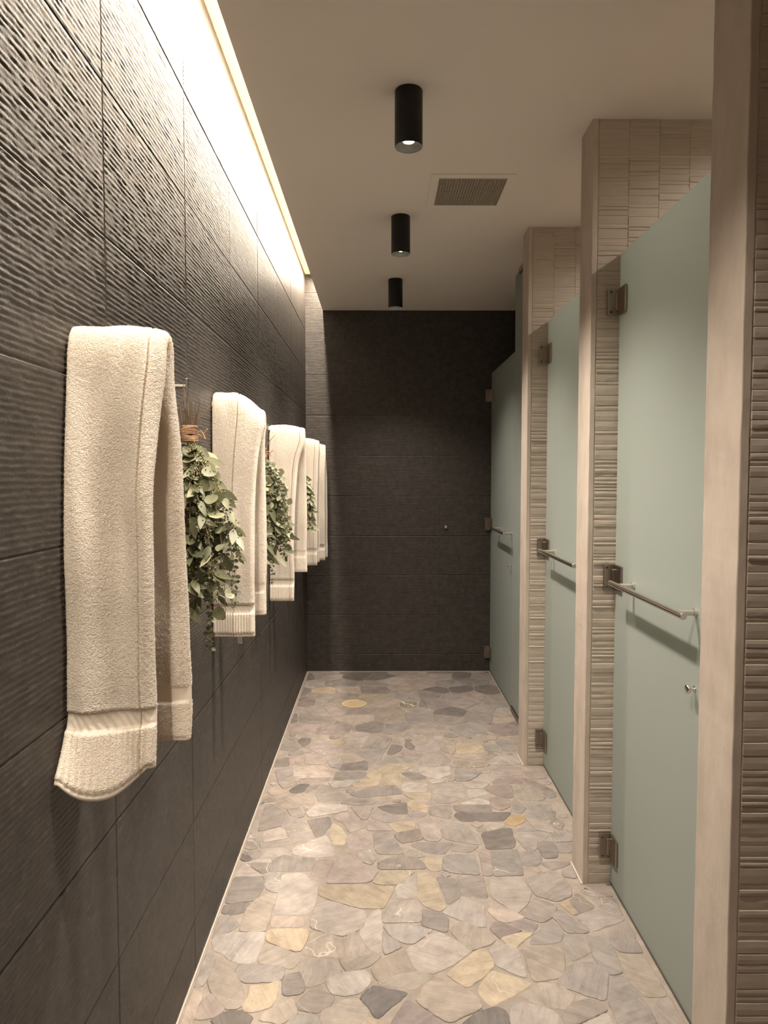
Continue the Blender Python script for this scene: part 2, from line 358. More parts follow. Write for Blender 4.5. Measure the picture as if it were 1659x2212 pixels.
CR = {'A':(380,2020,2.9625),'B':(920,2020,2.9625),'C':(440,1860,3.318),'D':(900,1860,3.318),
      'E':(500,1720,4.1475),'F':(880,1720,4.1475),'G':(560,1590,4.879),'H':(860,1590,4.879)}
COL = {'w':(0.346,0.309,0.282),'g':(0.266,0.236,0.216),'m':(0.223,0.195,0.178),'d':(0.155,0.138,0.128),'t':(0.372,0.309,0.233),
       'b':(0.305,0.263,0.223),'p':(0.299,0.252,0.229),'o':(0.412,0.299,0.172),'q':(0.352,0.296,0.256),'v':(0.243,0.201,0.189)}
ST = """w C60,560 120,528 200,512 440,505 425,560 A555,60 505,170 420,178 330,150 300,110 245,95 238,60
t C455,500 500,486 735,486 748,520 A835,20 800,95 765,100 590,38 580,0
b A560,55 600,55 700,85 780,130 795,165 735,215 640,182 530,180 535,110
b C765,525 800,498 900,520 1012,552 A1088,20 1088,138 960,135 808,120 845,50
q A1095,5 1130,-25 1185,10 1210,80 1245,105 1240,125 1092,132
w C1120,505 1190,370 1260,340 1275,400 1275,560 A1315,95 1290,105 1250,90 1190,20
g C1290,510 1340,545 1420,590 A1440,45 1440,75 1335,120 1325,60
b A1045,145 1160,135 1310,128 1250,190 1150,215 1095,235
b A1335,150 1470,90 1495,150 1530,225 1440,235 1290,290 1245,215
b A1295,295 1400,250 1540,228 1650,255 1530,345 1420,325 1305,315
w A1475,90 1620,15 D60,530 170,510 B130,5 230,50 295,98 160,190 50,243 A1545,225 1500,160
g A795,185 850,155 960,150 1065,225 960,295 840,330 810,290 795,230
w A960,290 1060,240 1215,222 1255,290 1180,365 1060,382 985,365
g A390,215 410,185 690,200 690,250 660,290 440,302 385,250
m A690,265 785,230 825,330 800,370 690,382 680,330
b A205,290 265,155 310,150 380,240 425,340 425,430 390,470 310,465 215,340
g A160,185 200,92 255,115 230,220 170,320 110,325 120,280
q A10,560 95,340 160,335 160,400 100,569 60,640 -10,640
t A470,320 560,320 665,290 635,420 600,460 480,492 430,475 430,440 475,380
p A130,480 225,370 310,470 240,520 125,535
d A220,545 290,500 410,478 495,525 450,580 300,600
b A535,535 570,490 740,400 780,490 670,565 580,545
g A765,440 880,335 1015,385 1000,440 900,495 790,475
d A1180,400 1260,320 1480,368 1290,528 1245,470
b A985,460 1080,408 1160,405 1230,480 1220,569 1000,620 925,540 935,480
w A700,569 770,500 915,525 925,620 750,640
v A1390,540 1480,410 B10,480 110,580 60,660 A1380,660
t A1180,580 1230,520 1330,560 1300,640 1190,640
b B0,310 110,270 180,300 330,390 360,460 150,555 40,490 -65,410
t B135,245 300,110 375,80 435,170 420,205 365,270 260,330 180,280
w B415,80 500,55 590,85 640,265 560,240 440,180
b B610,75 860,70 885,110 880,260 770,285 690,290
t B335,350 420,222 560,265 680,305 560,380 425,450 380,420
g B835,305 950,175 1080,172 1170,240 1145,415 1000,370
g D1060,520 1215,525 B1020,10 1060,98 955,162 890,145
g B1035,8 1165,5 1215,130 1260,235 1180,250 1080,150
b B1230,115 1390,125 1545,385 1400,390 1300,280
g B1180,40 1340,22 1390,110 1240,100
b B610,390 730,300 850,310 960,380 900,470 750,450
w B540,450 630,430 820,480 900,580 860,640 560,640
g B870,515 950,430 1050,405 1165,475 980,560 900,569
g B1170,420 1190,265 1260,255 1400,430 1480,560 1250,600
d B240,555 330,490 460,452 515,490 540,620 250,640
g B1465,430 1560,392 1690,640 1500,569
w B1000,575 1160,495 1220,600 1200,660 980,660
b B110,600 230,570 240,660 100,660
m C160,190 210,115 420,112 425,190 370,280 130,295
d C120,320 200,300 320,295 335,315 280,365 180,380 115,365
g C95,390 190,385 255,450 190,500 60,550 80,470
w C430,95 550,78 530,220 450,200
w C565,90 700,80 820,165 785,350 700,380 505,372 540,200
b C375,275 450,235 525,230 440,500 255,500 310,340
w C205,105 290,20 415,98
g C305,10 480,10 470,65 420,85
g C485,5 560,-45 800,-30 775,65 480,70
p C790,60 830,-20 930,0 870,125 775,95
p C880,155 940,10 1100,0 1250,65 1190,150
t C1210,150 1270,70 1510,70 1400,165 1290,165
t C825,235 830,175 1000,170 1365,180 1340,240 1285,335 1120,330 900,270
w C800,330 860,275 960,300 1160,360 1165,390 1140,470 1000,535 860,505 760,470
w C1380,190 1420,115 1515,105 1540,255 1385,265
t C1530,100 1545,75 D60,75 125,120 210,320 170,355 60,320 10,260
w C1285,360 1360,285 1530,280 1565,320 1560,430 1280,435
w C1290,460 1400,450 1640,490 1500,590 1440,585 1350,540
q C485,430 500,392 690,392 735,440 700,462 490,470
m D35,455 55,350 130,352 230,405 220,505 120,480
m E1310,590 1480,530 1659,545 F140,600 C1590,50 1260,55
t F150,570 200,550 310,560 D170,60 120,70 70,40
g F330,540 400,515 600,525 D450,95 260,80 185,60
m D145,110 275,125 315,245 230,305
m D295,105 470,100 510,262 330,245
w D530,130 740,115 825,215 790,310 720,370 590,290 530,240
g D780,125 900,80 1000,75 1100,180 1105,250 1000,285 860,245
p F650,500 735,487 D545,100 480,100
g F745,485 980,475 D765,98 560,103
g F1005,490 1170,490 1200,540 1170,620 1030,610
w D185,365 330,270 480,310 495,470 400,455
b D240,490 330,430 440,470 570,560 520,597 380,640 300,560
q D500,350 560,305 720,375 770,400 650,438 600,430
g D740,385 850,260 1010,325 960,405 890,435
v D525,475 570,430 750,495 640,530 600,550
v D660,443 765,407 870,450 840,500
t D605,550 740,510 835,515 720,597 700,640
g D850,530 950,425 1050,495 1030,570 960,585 815,590
g D975,390 1020,345 1235,500 1200,512 1080,508
m D1090,290 1150,225 1280,325 1170,375
t D1025,300 1085,290 1160,375 1120,380
w D1140,395 1290,340 1490,410 1270,500
g D1175,210 1250,195 1380,185 1405,250 1250,250
g D1260,265 1415,270 1480,385 1330,335
g D1370,500 1500,430 1570,550 1385,572
g D1045,60 1120,40 1170,120 1060,110
g D885,10 1115,0 1110,20 970,60
q G165,665 300,620 480,600 560,625 E745,45 680,85 470,105 395,50
g E250,70 290,15 380,15 380,40 300,50
g E240,310 310,72 370,72 480,140 440,260
g E490,110 680,90 640,185 560,190
g E445,262 490,145 560,195 655,205 600,230
w E670,150 760,70 1040,75 1030,125 900,150 690,185
g E980,60 1020,20 1260,12 1280,65 1100,75
p E1070,90 1275,88 1210,205 1170,205
d E1315,90 1560,52 1575,150 1430,155
p E1260,150 1310,110 1430,163 1565,170 1540,205 1380,230 1260,190
m E680,208 880,178 890,240 820,340 760,360
g E480,278 665,235 745,380 560,430
q E290,320 420,282 480,300 495,370 280,405
g E260,415 540,382 545,425 260,455
g E110,400 150,335 245,335 260,360 225,465 95,465
p E905,180 1000,140 1090,160 1200,270 1060,320 1010,240
t E880,320 910,235 980,280 1035,370 1000,435 910,430
w E550,460 700,408 840,345 880,400 930,530 700,545 555,515
w E265,530 320,470 520,450 540,520 260,545
p E1040,420 1100,350 1250,310 1262,460 1050,468
g E1280,320 1420,310 1530,490 1520,512 1330,512 1285,480
w E1120,515 1150,480 1260,475 1295,560 1250,610 1165,575
d E60,560 90,512 185,565 120,580
g E95,485 265,480 240,543 200,556
m E1460,350 1500,320 F-10,312 100,290 140,380 0,408 E1530,415
p E1220,240 1250,205 1400,248 1450,300 1220,300
t E1405,250 1540,228 1650,218 1640,285 1490,322
p E940,600 960,540 1080,490 1130,560 1180,585 1000,610
g E160,325 250,80 300,80 225,320
w E120,600 200,567 350,557 350,600 150,625
p F75,0 200,0 215,60 170,70 80,40
p F245,20 380,0 460,25 380,60 270,55
w F470,65 620,15 730,40 740,68
p F740,20 820,0 920,35 915,90 840,125 760,90
m F410,80 740,78 755,125 440,130
d F420,170 450,142 925,142 860,215 490,220
m F930,130 955,20 1060,100 1020,150
g F195,90 380,75 395,170 370,195 200,160
p F5,150 30,110 170,165 60,210
t F0,60 60,20 180,80 180,140 20,100
p F100,230 170,185 230,210 310,370 270,400 160,390 120,310
o F880,240 930,170 1040,170 1055,225 960,265
g F255,225 300,210 480,225 520,270 300,250
g F300,287 520,287 640,350 660,430 440,400 330,370
d F660,330 860,285 930,285 965,420 940,460 720,470
g F620,290 690,275 715,310 640,315
b F730,270 780,235 865,242 850,282 760,300
m F35,440 60,410 410,415 330,515 180,500
g F390,480 430,420 640,440 560,500
g F970,330 1040,255 1270,340 1230,385 1080,360
w F1060,192 1100,200 1310,290 1300,325 1150,290
g F1060,160 1100,133 1320,130 1320,180 1200,215
g F1060,100 1120,50 1280,60 1300,110 1100,120
m F1270,240 1310,185 1410,240 1370,300
g F1290,340 1330,305 1475,300 1475,400 1320,405
g F975,372 1170,385 1150,480 1080,485
m F1155,440 1210,400 1300,405 1335,440 1340,545 1235,555
g F1345,430 1475,415 1475,500 1340,500
b E1540,470 F150,495 165,535 20,545 E1540,520
q G320,220 460,205 470,290 320,320
q G360,325 650,308 720,340 765,410 740,428 370,432
g G175,350 345,330 350,400 260,440 200,470
m G165,240 310,220 310,310 160,320
p G480,290 490,195 620,195 690,205 715,270 690,295
p G470,110 640,65 750,68 880,130 950,160 650,188
m G405,50 440,15 540,20 530,70 470,105
g G230,140 230,65 400,65 450,110 380,150
g G310,200 330,160 460,150 480,180
t G740,60 800,35 915,40 910,70 850,98
p G860,104 930,74 1065,100 990,155
b G880,280 880,190 980,172 1120,245 1000,275
g G720,265 860,235 850,330 770,330
m G850,360 860,300 1130,258 1140,355
g G1020,180 1060,142 1330,137 1270,250 1130,235
g G1075,120 1310,10 1400,15 1340,130
g G780,450 810,380 1130,375 1080,440 940,458
p G415,480 420,440 750,435 730,470 520,490
w G730,482 950,465 1060,458 930,530 780,540
d G310,570 420,500 530,505 450,590 370,600
m G475,590 540,508 700,512 850,545 700,600
q G80,580 180,515 280,590 150,625
g G600,603 860,593 900,640 870,680 620,685
g G950,610 1170,535 1430,515 1505,600 1060,640
t G1130,420 1220,345 1290,400 1270,462 1180,450
t G975,500 1140,455 1265,472 1250,510 1010,530
t G1290,460 1310,397 1500,395 1500,500 1300,510
t G1250,340 1380,290 1570,290 1600,320 1500,380 1280,385
g G1150,320 1150,255 1290,250 1370,285 1260,320
m G1350,190 1400,85 1510,100 1490,150 1400,195
m H75,110 80,58 110,55 175,110 140,140
g H0,205 100,215 210,230 180,280 0,280 G1380,275 1310,240 1370,205
w H30,530 70,480 310,500 300,580 60,580
g G190,465 370,445 400,500 250,550
m H40,390 100,380 230,390 300,445 170,465
w H220,330 540,320 550,400 430,450 310,430 220,380
p H235,300 250,210 320,188 480,192 545,240 545,310
p H35,190 60,150 170,147 300,183 240,215
p H185,110 260,55 430,60 440,178 190,150
b H445,130 450,60 590,70 610,120 570,188 490,160
t H612,70 880,80 912,168 620,183
b H575,210 620,190 885,195 890,240 760,250
b H580,260 740,262 780,330 590,330
b H790,272 955,280 950,315 800,325
g H605,350 700,335 880,383 740,470 615,470
g H790,340 960,340 990,382 870,377
w H790,462 880,397 990,397 1035,450 960,485
p H1000,325 1260,312 1325,405 1050,425
v H1000,500 1060,440 1240,430 1330,500
v H1250,425 1400,455 1640,570 1500,570 1360,490
v H920,550 980,520 1195,517 1205,640 1150,650 970,590
b H1210,522 1380,507 1560,640 1500,680 1240,650
w H355,590 470,500 670,500 710,640 500,620
w H700,510 960,500 900,545 740,540
w H735,560 900,560 960,600 750,650
t H60,600 340,600 350,650 300,683 100,640
p H970,640 1150,660 1200,690 980,690
w H945,270 1050,202 1250,202 1290,290 990,305
p H895,192 1040,192 920,255
g H905,90 1000,80 1090,165 920,145
g H1020,50 1250,40 1255,150 1120,150
w H320,455 480,452 490,480 400,490 340,495
p H1290,320 1380,350 1500,400 1570,440 1420,445 1320,390
g H1520,580 1650,580 1659,640 1590,650"""
stones = []
for ln in ST.splitlines():
    tk = ln.split(); crop = None; pl = []
    for w_ in tk[1:]:
        if w_[0].isalpha(): crop = w_[0]; w_ = w_[1:]
        a_, b_ = map(float, w_.split(','))
        ox, oy, s = CR[crop]
        p = on_floor(ox + a_/s, oy + b_/s)
        pl.append((min(max(p.x, XL+0.014), XG-0.006 if (p.y < 2.50 or (2.69 < p.y < 3.57)) else XP-0.012), p.y))
    stones.append((COL[tk[0]], pl, -0.0042))
TRACED = [p_ for _, p_, _ in stones]

# the rest of the paving: cells round scattered centres
YT = on_floor(820, 1592).y; YLO = on_floor(820, 2214).y
def clip(poly, a, b, c):      # keep a*x+b*y <= c
    out_ = []
    for i in range(len(poly)):
        p, q = poly[i], poly[(i+1) % len(poly)]
        dp = a*p[0]+b*p[1]-c; dq = a*q[0]+b*q[1]-c
        if dp <= 0: out_.append(p)
        if dp*dq < 0:
            t = dp/(dp-dq); out_.append((p[0]+(q[0]-p[0])*t, p[1]+(q[1]-p[1])*t))
    return out_
DRAINS = [(on_floor(765,1520), 0.085), (on_floor(882,1521), 0.066)]
def inside(p, poly):
    c = False; n = len(poly)
    for i in range(n):
        a, b_ = poly[i], poly[(i+1) % n]
        if (a[1] > p[1]) != (b_[1] > p[1]) and p[0] < (b_[0]-a[0])*(p[1]-a[1])/(b_[1]-a[1])+a[0]: c = not c
    return c
def hits(poly):
    m_ = (sum(p[0] for p in poly)/len(poly), sum(p[1] for p in poly)/len(poly))
    q = [(m_[0]+(p[0]-m_[0])*0.74, m_[1]+(p[1]-m_[1])*0.74) for p in poly]
    q2 = q + [((q[i-1][0]+q[i][0])/2, (q[i-1][1]+q[i][1])/2) for i in range(len(q))] + [m_]
    for t_ in TRACED:
        if any(inside(p, t_) for p in q2): return True
        if any(inside(p, q) for p in t_): return True
    return False
def paving(x0, x1, y0, y1, sx=0.19, sy=0.155, bright=1.0):
    pts = []; j = 0; y = y0
    while y < y1 + sy:
        x = x0 + (j % 2)*sx*0.5 - sx*0.5
        while x < x1 + sx:
            pts.append((x + random.uniform(-.36,.36)*sx, y + random.uniform(-.36,.36)*sy)); x += sx
        y += sy; j += 1
    for i, p in enumerate(pts):
        poly = [(x0,y0),(x1,y0),(x1,y1),(x0,y1)]
        for k, q in enumerate(pts):
            if k == i: continue
            dx, dy = q[0]-p[0], q[1]-p[1]
            if dx*dx+dy*dy > 0.45: continue
            poly = clip(poly, dx, dy, (q[0]**2+q[1]**2-p[0]**2-p[1]**2)/2)
            if len(poly) < 3: break
        if len(poly) < 3: continue
        for d, rr in DRAINS:
            dx, dy = d.x-p[0], d.y-p[1]; l = math.hypot(dx, dy)
            if l < 1e-4: poly = []; break
            dx /= l; dy /= l
            if len(poly) >= 3: poly = clip(poly, dx, dy, dx*d.x+dy*d.y-rr-0.004)
        if len(poly) < 3 or (x0 < 0 and hits(poly)): continue
        k = random.choices('wgmdtbpqv', [14,30,12,7,6,14,18,6,5])[0]
        stones.append((COL[k], poly, 0.0030))
paving(XL+0.014, XG-0.008, YT-0.16, YB-0.012)
paving(XL+0.014, XG-0.01, YN, YLO+0.14)
for a_, b_ in ((0.55, 1.455), (1.628, 2.518), (2.672, 3.583), (3.734, YB-0.01)):
    paving(XG+0.012, XR, a_, b_)

def seg_d(p, a, b_):
    vx, vy = b_[0]-a[0], b_[1]-a[1]; L2 = vx*vx+vy*vy
    t_ = 0 if L2 < 1e-12 else max(0, min(1, ((p[0]-a[0])*vx+(p[1]-a[1])*vy)/L2))
    return math.hypot(p[0]-a[0]-vx*t_, p[1]-a[1]-vy*t_)
BB = [(min(q[0] for q in pl), max(q[0] for q in pl), min(q[1] for q in pl), max(q[1] for q in pl), pl) for _, pl, _ in stones if sum(q[0] for q in pl)/len(pl) < XG]
for _ in range(5200):        # small stones wedged into the wide joints
    p = (random.uniform(XL+0.03, XG-0.03), random.uniform(1.3, YB-0.03)); R0 = 0.060; ok = True
    for d, rr in DRAINS: R0 = min(R0, math.hypot(p[0]-d.x, p[1]-d.y)-rr)
    if (2.49 < p[1] < 2.70 or 3.55 < p[1] < 3.76 or p[1] < 1.65) and p[0] > XP-0.03: continue
    for x0, x1, y0, y1, pl in BB:
        if p[0] < x0-R0 or p[0] > x1+R0 or p[1] < y0-R0 or p[1] > y1+R0: continue
        if inside(p, pl): ok = False; break
        R0 = min(R0, min(seg_d(p, pl[i-1], pl[i]) for i in range(len(pl))))
        if R0 < 0.021: ok = False; break
    if not ok or R0 < 0.021: continue
    n = random.randint(4, 5); a0 = random.uniform(0, 6.28)
    q = [(p[0]+R0*random.uniform(0.8,1.25)*math.cos(a0+6.283*k/n), p[1]+R0*random.uniform(0.8,1.25)*math.sin(a0+6.283*k/n)) for k in range(n)]
    BB.append((min(c[0] for c in q), max(c[0] for c in q), min(c[1] for c in q), max(c[1] for c in q), q))
    stones.append((COL[random.choice('wggmbbpq')], q, 0.002))

def poly_area(p): return 0.5*sum(p[i][0]*p[(i+1)%len(p)][1]-p[(i+1)%len(p)][0]*p[i][1] for i in range(len(p)))
def offset(p, d):
    n = len(p); out_ = []
    for i in range(n):
        a, b_, c = Vector(p[i-1]), Vector(p[i]), Vector(p[(i+1)%n])
        e1 = (b_-a); e2 = (c-b_)
        if e1.length < 1e-6 or e2.length < 1e-6: out_.append((b_.x, b_.y)); continue
        e1.normalize(); e2.normalize()
        n1 = Vector((-e1.y, e1.x)); n2 = Vector((-e2.y, e2.x)); m_ = n1+n2
        if m_.length < 1e-3: m_ = n1
        m_.normalize(); k = d/max(0.45, m_.dot(n1))
        out_.append((b_.x+m_.x*k, b_.y+m_.y*k))
    return out_
bm = bmesh.new()
lay = bm.loops.layers.float_color.new('stone'); lg = bm.loops.layers.float_color.new('grain')
for ci, (col, pl, ins) in enumerate(stones):
    if poly_area(pl) < 0: pl = pl[::-1]
    # drop near-duplicate points
    q = [p for i, p in enumerate(pl) if math.hypot(p[0]-pl[i-1][0], p[1]-pl[i-1][1]) > 0.004]
    if len(q) < 3 or poly_area(q) < 0.0006: continue
    q = offset(q, ins)
    if poly_area(q) < 0.0004: continue
    # round corners
    r_ = []
    for i in range(len(q)):
        a, b_, c = Vector(q[i-1]), Vector(q[i]), Vector(q[(i+1)%len(q)])
        l1 = min((a-b_).length*0.3, 0.016); l2 = min((c-b_).length*0.3, 0.016)
        p1 = b_+(a-b_).normalized()*l1; p2 = b_+(c-b_).normalized()*l2
        r_ += [p1, (p1+p2)/4+b_/2, p2]
    # subdivide with chipped edges
    e = []
    for i in range(len(r_)):
        a, b_ = r_[i], r_[(i+1)%len(r_)]
        n = max(1, int((b_-a).length/0.009))
        for k in range(n):
            p = a.lerp(b_, k/n)
            nv = noise.noise(Vector((p.x*70, p.y*70, ci*3.1)))*0.0024 + noise.noise(Vector((p.x*22, p.y*22, ci*1.7)))*0.003
            t = (b_-a).normalized() if (b_-a).length > 1e-6 else Vector((1,0))
            e.append((p.x - t.y*nv, p.y + t.x*nv))
    e = [(min(max(x, XL+0.011), XR-0.001), y) for x, y in e]
    top = offset(e, 0.0032)
    z1 = 0.0 + random.uniform(-0.0012, 0.0010)
    V0 = [bm.verts.new((x, y, -0.0032)) for x, y in e]
    V1 = [bm.verts.new((x, y, z1-0.0014)) for x, y in offset(e, 0.0004)]
    V2 = [bm.verts.new((x, y, z1)) for x, y in top]
    fs = []
    n = len(e)
    for k in range(n):
        k2 = (k+1) % n
        fs.append(bm.faces.new((V0[k], V0[k2], V1[k2], V1[k]))); fs.append(bm.faces.new((V1[k], V1[k2], V2[k2], V2[k])))
    try: fs.append(bm.faces.new(V2))
    except ValueError: pass
    j = random.uniform(0.82, 1.04); w_ = random.uniform(-0.02, 0.02)
    cc = (col[0]*(j+w_), col[1]*j, col[2]*(j-w_), 1)
    gx, gy, gz, ga_ = (random.uniform(0, 40), random.uniform(0, 40), random.uniform(0, 40), random.uniform(0, 6.28))
    ca_, sa_ = math.cos(ga_), math.sin(ga_)
    for f in fs:
        for l in f.loops: l[lay] = cc; l[lg] = (gx + l.vert.co.x*ca_ - l.vert.co.y*sa_, gy + l.vert.co.x*sa_ + l.vert.co.y*ca_, gz, 1)
ng = [f for f in bm.faces if len(f.verts) > 4]
bmesh.ops.triangulate(bm, faces=ng)
fl = obj('floor_flagstones', bm, M_flag); struct(fl)
fl.name = 'floor_paving'

# ------------------------------------------------------------------ strip-tiled piers
def strip_face(name, x0, x1, y, z0, z1, seed, mat_=None):
    """front tiled face of a pier, facing -y"""
    rnd = random.Random(seed)
    bm = bmesh.new(); lay = bm.loops.layers.float_color.new('tone')
    cw = 0.1066; x = x0; col = 0
    while x < x1 - 0.002:
        xe = min(x + cw, x1)
        zt = [z0] + [z for z in (0.104, 0.734, 1.364, 1.994, 2.624) if z0 < z < z1] + [z1]
        for za, zb in zip(zt[:-1], zt[1:]):
            z = za + 0.002
            while z < zb - 0.003:
                h = rnd.choice((0.012, 0.015, 0.019, 0.024, 0.030, 0.036))
                if zb - 0.002 - (z+h) < 0.012: h = zb - 0.002 - z
                d = rnd.choice((0.0, 0.0004, 0.0008, 0.0014, 0.002))
                g = 0.0010
                zs = (z+g, z+h-g); ys = y - 0.0022 - d
                tone = rnd.uniform(-0.07, 0.07)
                n = 7; rows = []
                for zz, dd in ((zs[0], 0.0014), (zs[0]+0.0012, 0.0), (zs[0]*0.5+zs[1]*0.5, -0.0006), (zs[1]-0.0012, 0.0), (zs[1], 0.0014)):
                    row = []
                    for k in range(n+1):
                        xx = x+g + (xe-x-2*g)*k/n
                        wv = noise.noise(Vector((xx*25, zz*60, seed)))*0.0007
                        wz = noise.noise(Vector((xx*18, z*90, seed+5)))*0.0006
                        row.append(bm.verts.new((xx, ys+dd+wv, zz+wz)))
                    rows.append(row)
                fs = []
                for a, b_ in zip(rows[:-1], rows[1:]):
                    for k in range(n): fs.append(bm.faces.new((a[k], a[k+1], b_[k+1], b_[k])))
                # returns into the bed
                for k_, row in ((0, rows[0]), (1, rows[-1])):
                    bk = [bm.verts.new((v_.co.x, y+0.001, v_.co.z)) for v_ in row]
                    for k in range(n):
                        fs.append(bm.faces.new((bk[k], bk[k+1], row[k+1], row[k]) if k_ == 0 else (row[k], row[k+1], bk[k+1], bk[k])))
                for side in (0, -1):
                    bk = [bm.verts.new((r2[side].co.x, y+0.001, r2[side].co.z)) for r2 in rows]
                    for k in range(len(rows)-1):
                        fs.append(bm.faces.new((rows[k][side], bk[k], bk[k+1], rows[k+1][side]) if side == -1 else (bk[k], rows[k][side], rows[k+1][side], bk[k+1])))
                for f in fs:
                    for l in f.loops: l[lay] = (tone, tone, tone, 1)
                z += h
        x = xe; col += 1
    me = bpy.data.meshes.new(name); bm.to_mesh(me); bm.free()
    return me
def rough_slab(name, x0, x1, y0, y1, z0, z1, seed):
    """stone slab with a slightly hand-worked surface"""
    bm = bmesh.new()
    add_box(bm, x0, x1, y0, y1, z0, z1)
    es = [e for e in bm.edges if abs((e.verts[0].co-e.verts[1].co).z) > 0.5]
    bmesh.ops.bevel(bm, geom=es, offset=0.0025, segments=2, affect='EDGES', profile=0.5)
    es = [e for e in bm.edges if abs((e.verts[0].co-e.verts[1].co).z) > 0.5]
    bmesh.ops.subdivide_edges(bm, edges=es, cuts=90, use_grid_fill=True)
    for v_ in bm.verts:
        if z0+0.001 < v_.co.z < z1-0.001:
            c = v_.co
            v_.co.x += noise.noise(Vector((c.x*40, c.y*40, c.z*14+seed)))*0.0011
            v_.co.y += noise.noise(Vector((c.x*40+9, c.y*40, c.z*14+seed)))*0.0011
    return struct(obj(name, bm, M_trim, smooth=False))
piers = [('wall_pier', 1.462, 1.622, 'near'), ('wall_pier', 2.524, 2.666, 'middle'), ('wall_pier', 3.589, 3.728, 'far')]
for i, (nm, ya, yb, w_) in enumerate(piers):
    core = plain_box('wall_pier_'+w_, XP+0.021, XR, ya+0.0018, yb, -0.003, ZC, m=M_bed); struct(core)
    me = strip_face('strip_tiles', XP+0.0215, XR-0.002, ya+0.003, 0.0, ZC, 3+i*17)
    tl = link('strip_tiles', me, M_strip, core)
    rough_slab('trim_%d' % (3+i), XP, XP+0.0205, ya, yb+0.002, -0.002, ZC, i*30+4)
struct(plain_box('trim_6', XP-0.006, XP, 2.520, 2.670, -0.0032, 0.0006, m=M_sealant))
struct(plain_box('trim_7', XP-0.006, XP, 3.585, 3.732, -0.0032, 0.0006, m=M_sealant))
# near flank wall of the corridor this side of the near pier (out of frame)
struct(plain_box('wall_right_near', XP+0.02, XR, YN, 0.55, -0.003, ZC, m=M_strip))

# ------------------------------------------------------------------ shower doors
def hinge(parent, yh, z, wall='pier'):
    """hinge at the door edge yh; the wall plate screws to the tile face at yh (facing -y)"""
    bm = bmesh.new()
    # wall plate on the tile face
    add_box(bm, XG-0.046, XG-0.006, yh-0.0125, yh-0.0075+0.004, z-0.047, z+0.047, bev=0.0022)
    # knuckle
    add_box(bm, XG-0.020, XG-0.003, yh-0.020, yh-0.004, z-0.030, z+0.030, bev=0.003)
    h = obj('hinge', bm, M_hinge, parent)
    bm = bmesh.new()
    add_box(bm, XG-0.0085, XG-0.0005, yh-0.078, yh-0.014, z-0.047, z+0.047, bev=0.003)
    add_box(bm, XG+0.0100, XG+0.0170, yh-0.078, yh-0.014, z-0.047, z+0.047, bev=0.003)
    obj('glass_clamp', bm, M_hinge, h)
    for dz in (-0.035, 0.035):
        bm = bmesh.new()
        add_lathe(bm, [(0,0.0032),(0.0016,0.0032),(0.0022,0.0016),(0.0042,0.0030),(0.0052,0.0008),(0.0052,-0.001)], T(XG-0.034, yh-0.0128, z+dz) @ RX(math.pi/2), 16)
        obj('screw', bm, M_screw, h, smooth=True)
    return h
def shower_door(label, y0, y1, bar0, bar1, so0, so1, kn, zt=2.285):
    t = thing('shower_door', label, 'shower door', (XG, y1, 0), 'frosted shower doors')
    kids = []
    bm = bmesh.new(); add_box(bm, XG, XG+0.010, y0, y1, 0.012, zt, bev=0.0012, seg=1)
    g = obj('glass_panel', bm, M_glass); kids.append(g)
    bm = bmesh.new(); add_box(bm, XG+0.001, XG+0.009, y0, y1, 0.001, 0.012)
    kids.append(obj('bottom_seal', bm, M_seal))
    for z in (2.115, 1.140, 0.150): kids.append(hinge(None, y1, z))
    # bar handle with two standoffs
    bm = bmesh.new(); xb = XG-0.057; zb = 1.136
    prof = [(0,0),(0.0085,0),(0.0097,0.001),(0.0097,bar1-bar0-0.001),(0.0085,bar1-bar0),(0,bar1-bar0)]
    add_lathe(bm, prof, T(xb, bar0, zb) @ RX(-math.pi/2), 24)
    hb = obj('towel_bar', bm, M_steel, None, smooth=True); kids.append(hb)
    for ys in (so0, so1):
        bm = bmesh.new()
        add_lathe(bm, [(0.0085,0.0),(0.0085,0.048),(0.0105,0.049),(0.0105,0.0568),(0,0.0568)], T(xb, ys, zb) @ RY(math.pi/2), 20)
        obj('standoff', bm, M_steel, hb, smooth=True)
    bm = bmesh.new()
    add_lathe(bm, [(0.004,0.0),(0.0045,0.014),(0.0115,0.016),(0.0130,0.018),(0.0130,0.0215),(0.0115,0.0235),(0,0.024)], T(XG, kn, 0.928) @ RY(-math.pi/2), 24)
    add_lathe(bm, [(0,0.001),(0.009,0.001),(0.009,0.0),(0.0,-0.0005)], T(XG-0.0005, kn, 0.928) @ RY(-math.pi/2), 20)
    kids.append(obj('knob', bm, M_chrome, smooth=True))
    for k in kids:
        k.parent = t; k.matrix_parent_inverse = T(-XG, -y1, 0)
    return t
shower_door('nearest frosted glass shower door with its whole steel bar and round knob in view', 1.626, 2.519, 1.815, 2.398, 1.868, 2.332, 1.866)
shower_door('middle frosted glass shower door between the two farther stone piers, its bar end cut off by a pier', 2.670, 3.584, 2.850, 3.471, 2.905, 3.41, 2.91)
shower_door('farthest frosted glass shower door hinged on the dark back wall', 4.460, YB-0.004, 4.458, 4.999, 4.503, 4.950, 4.503)
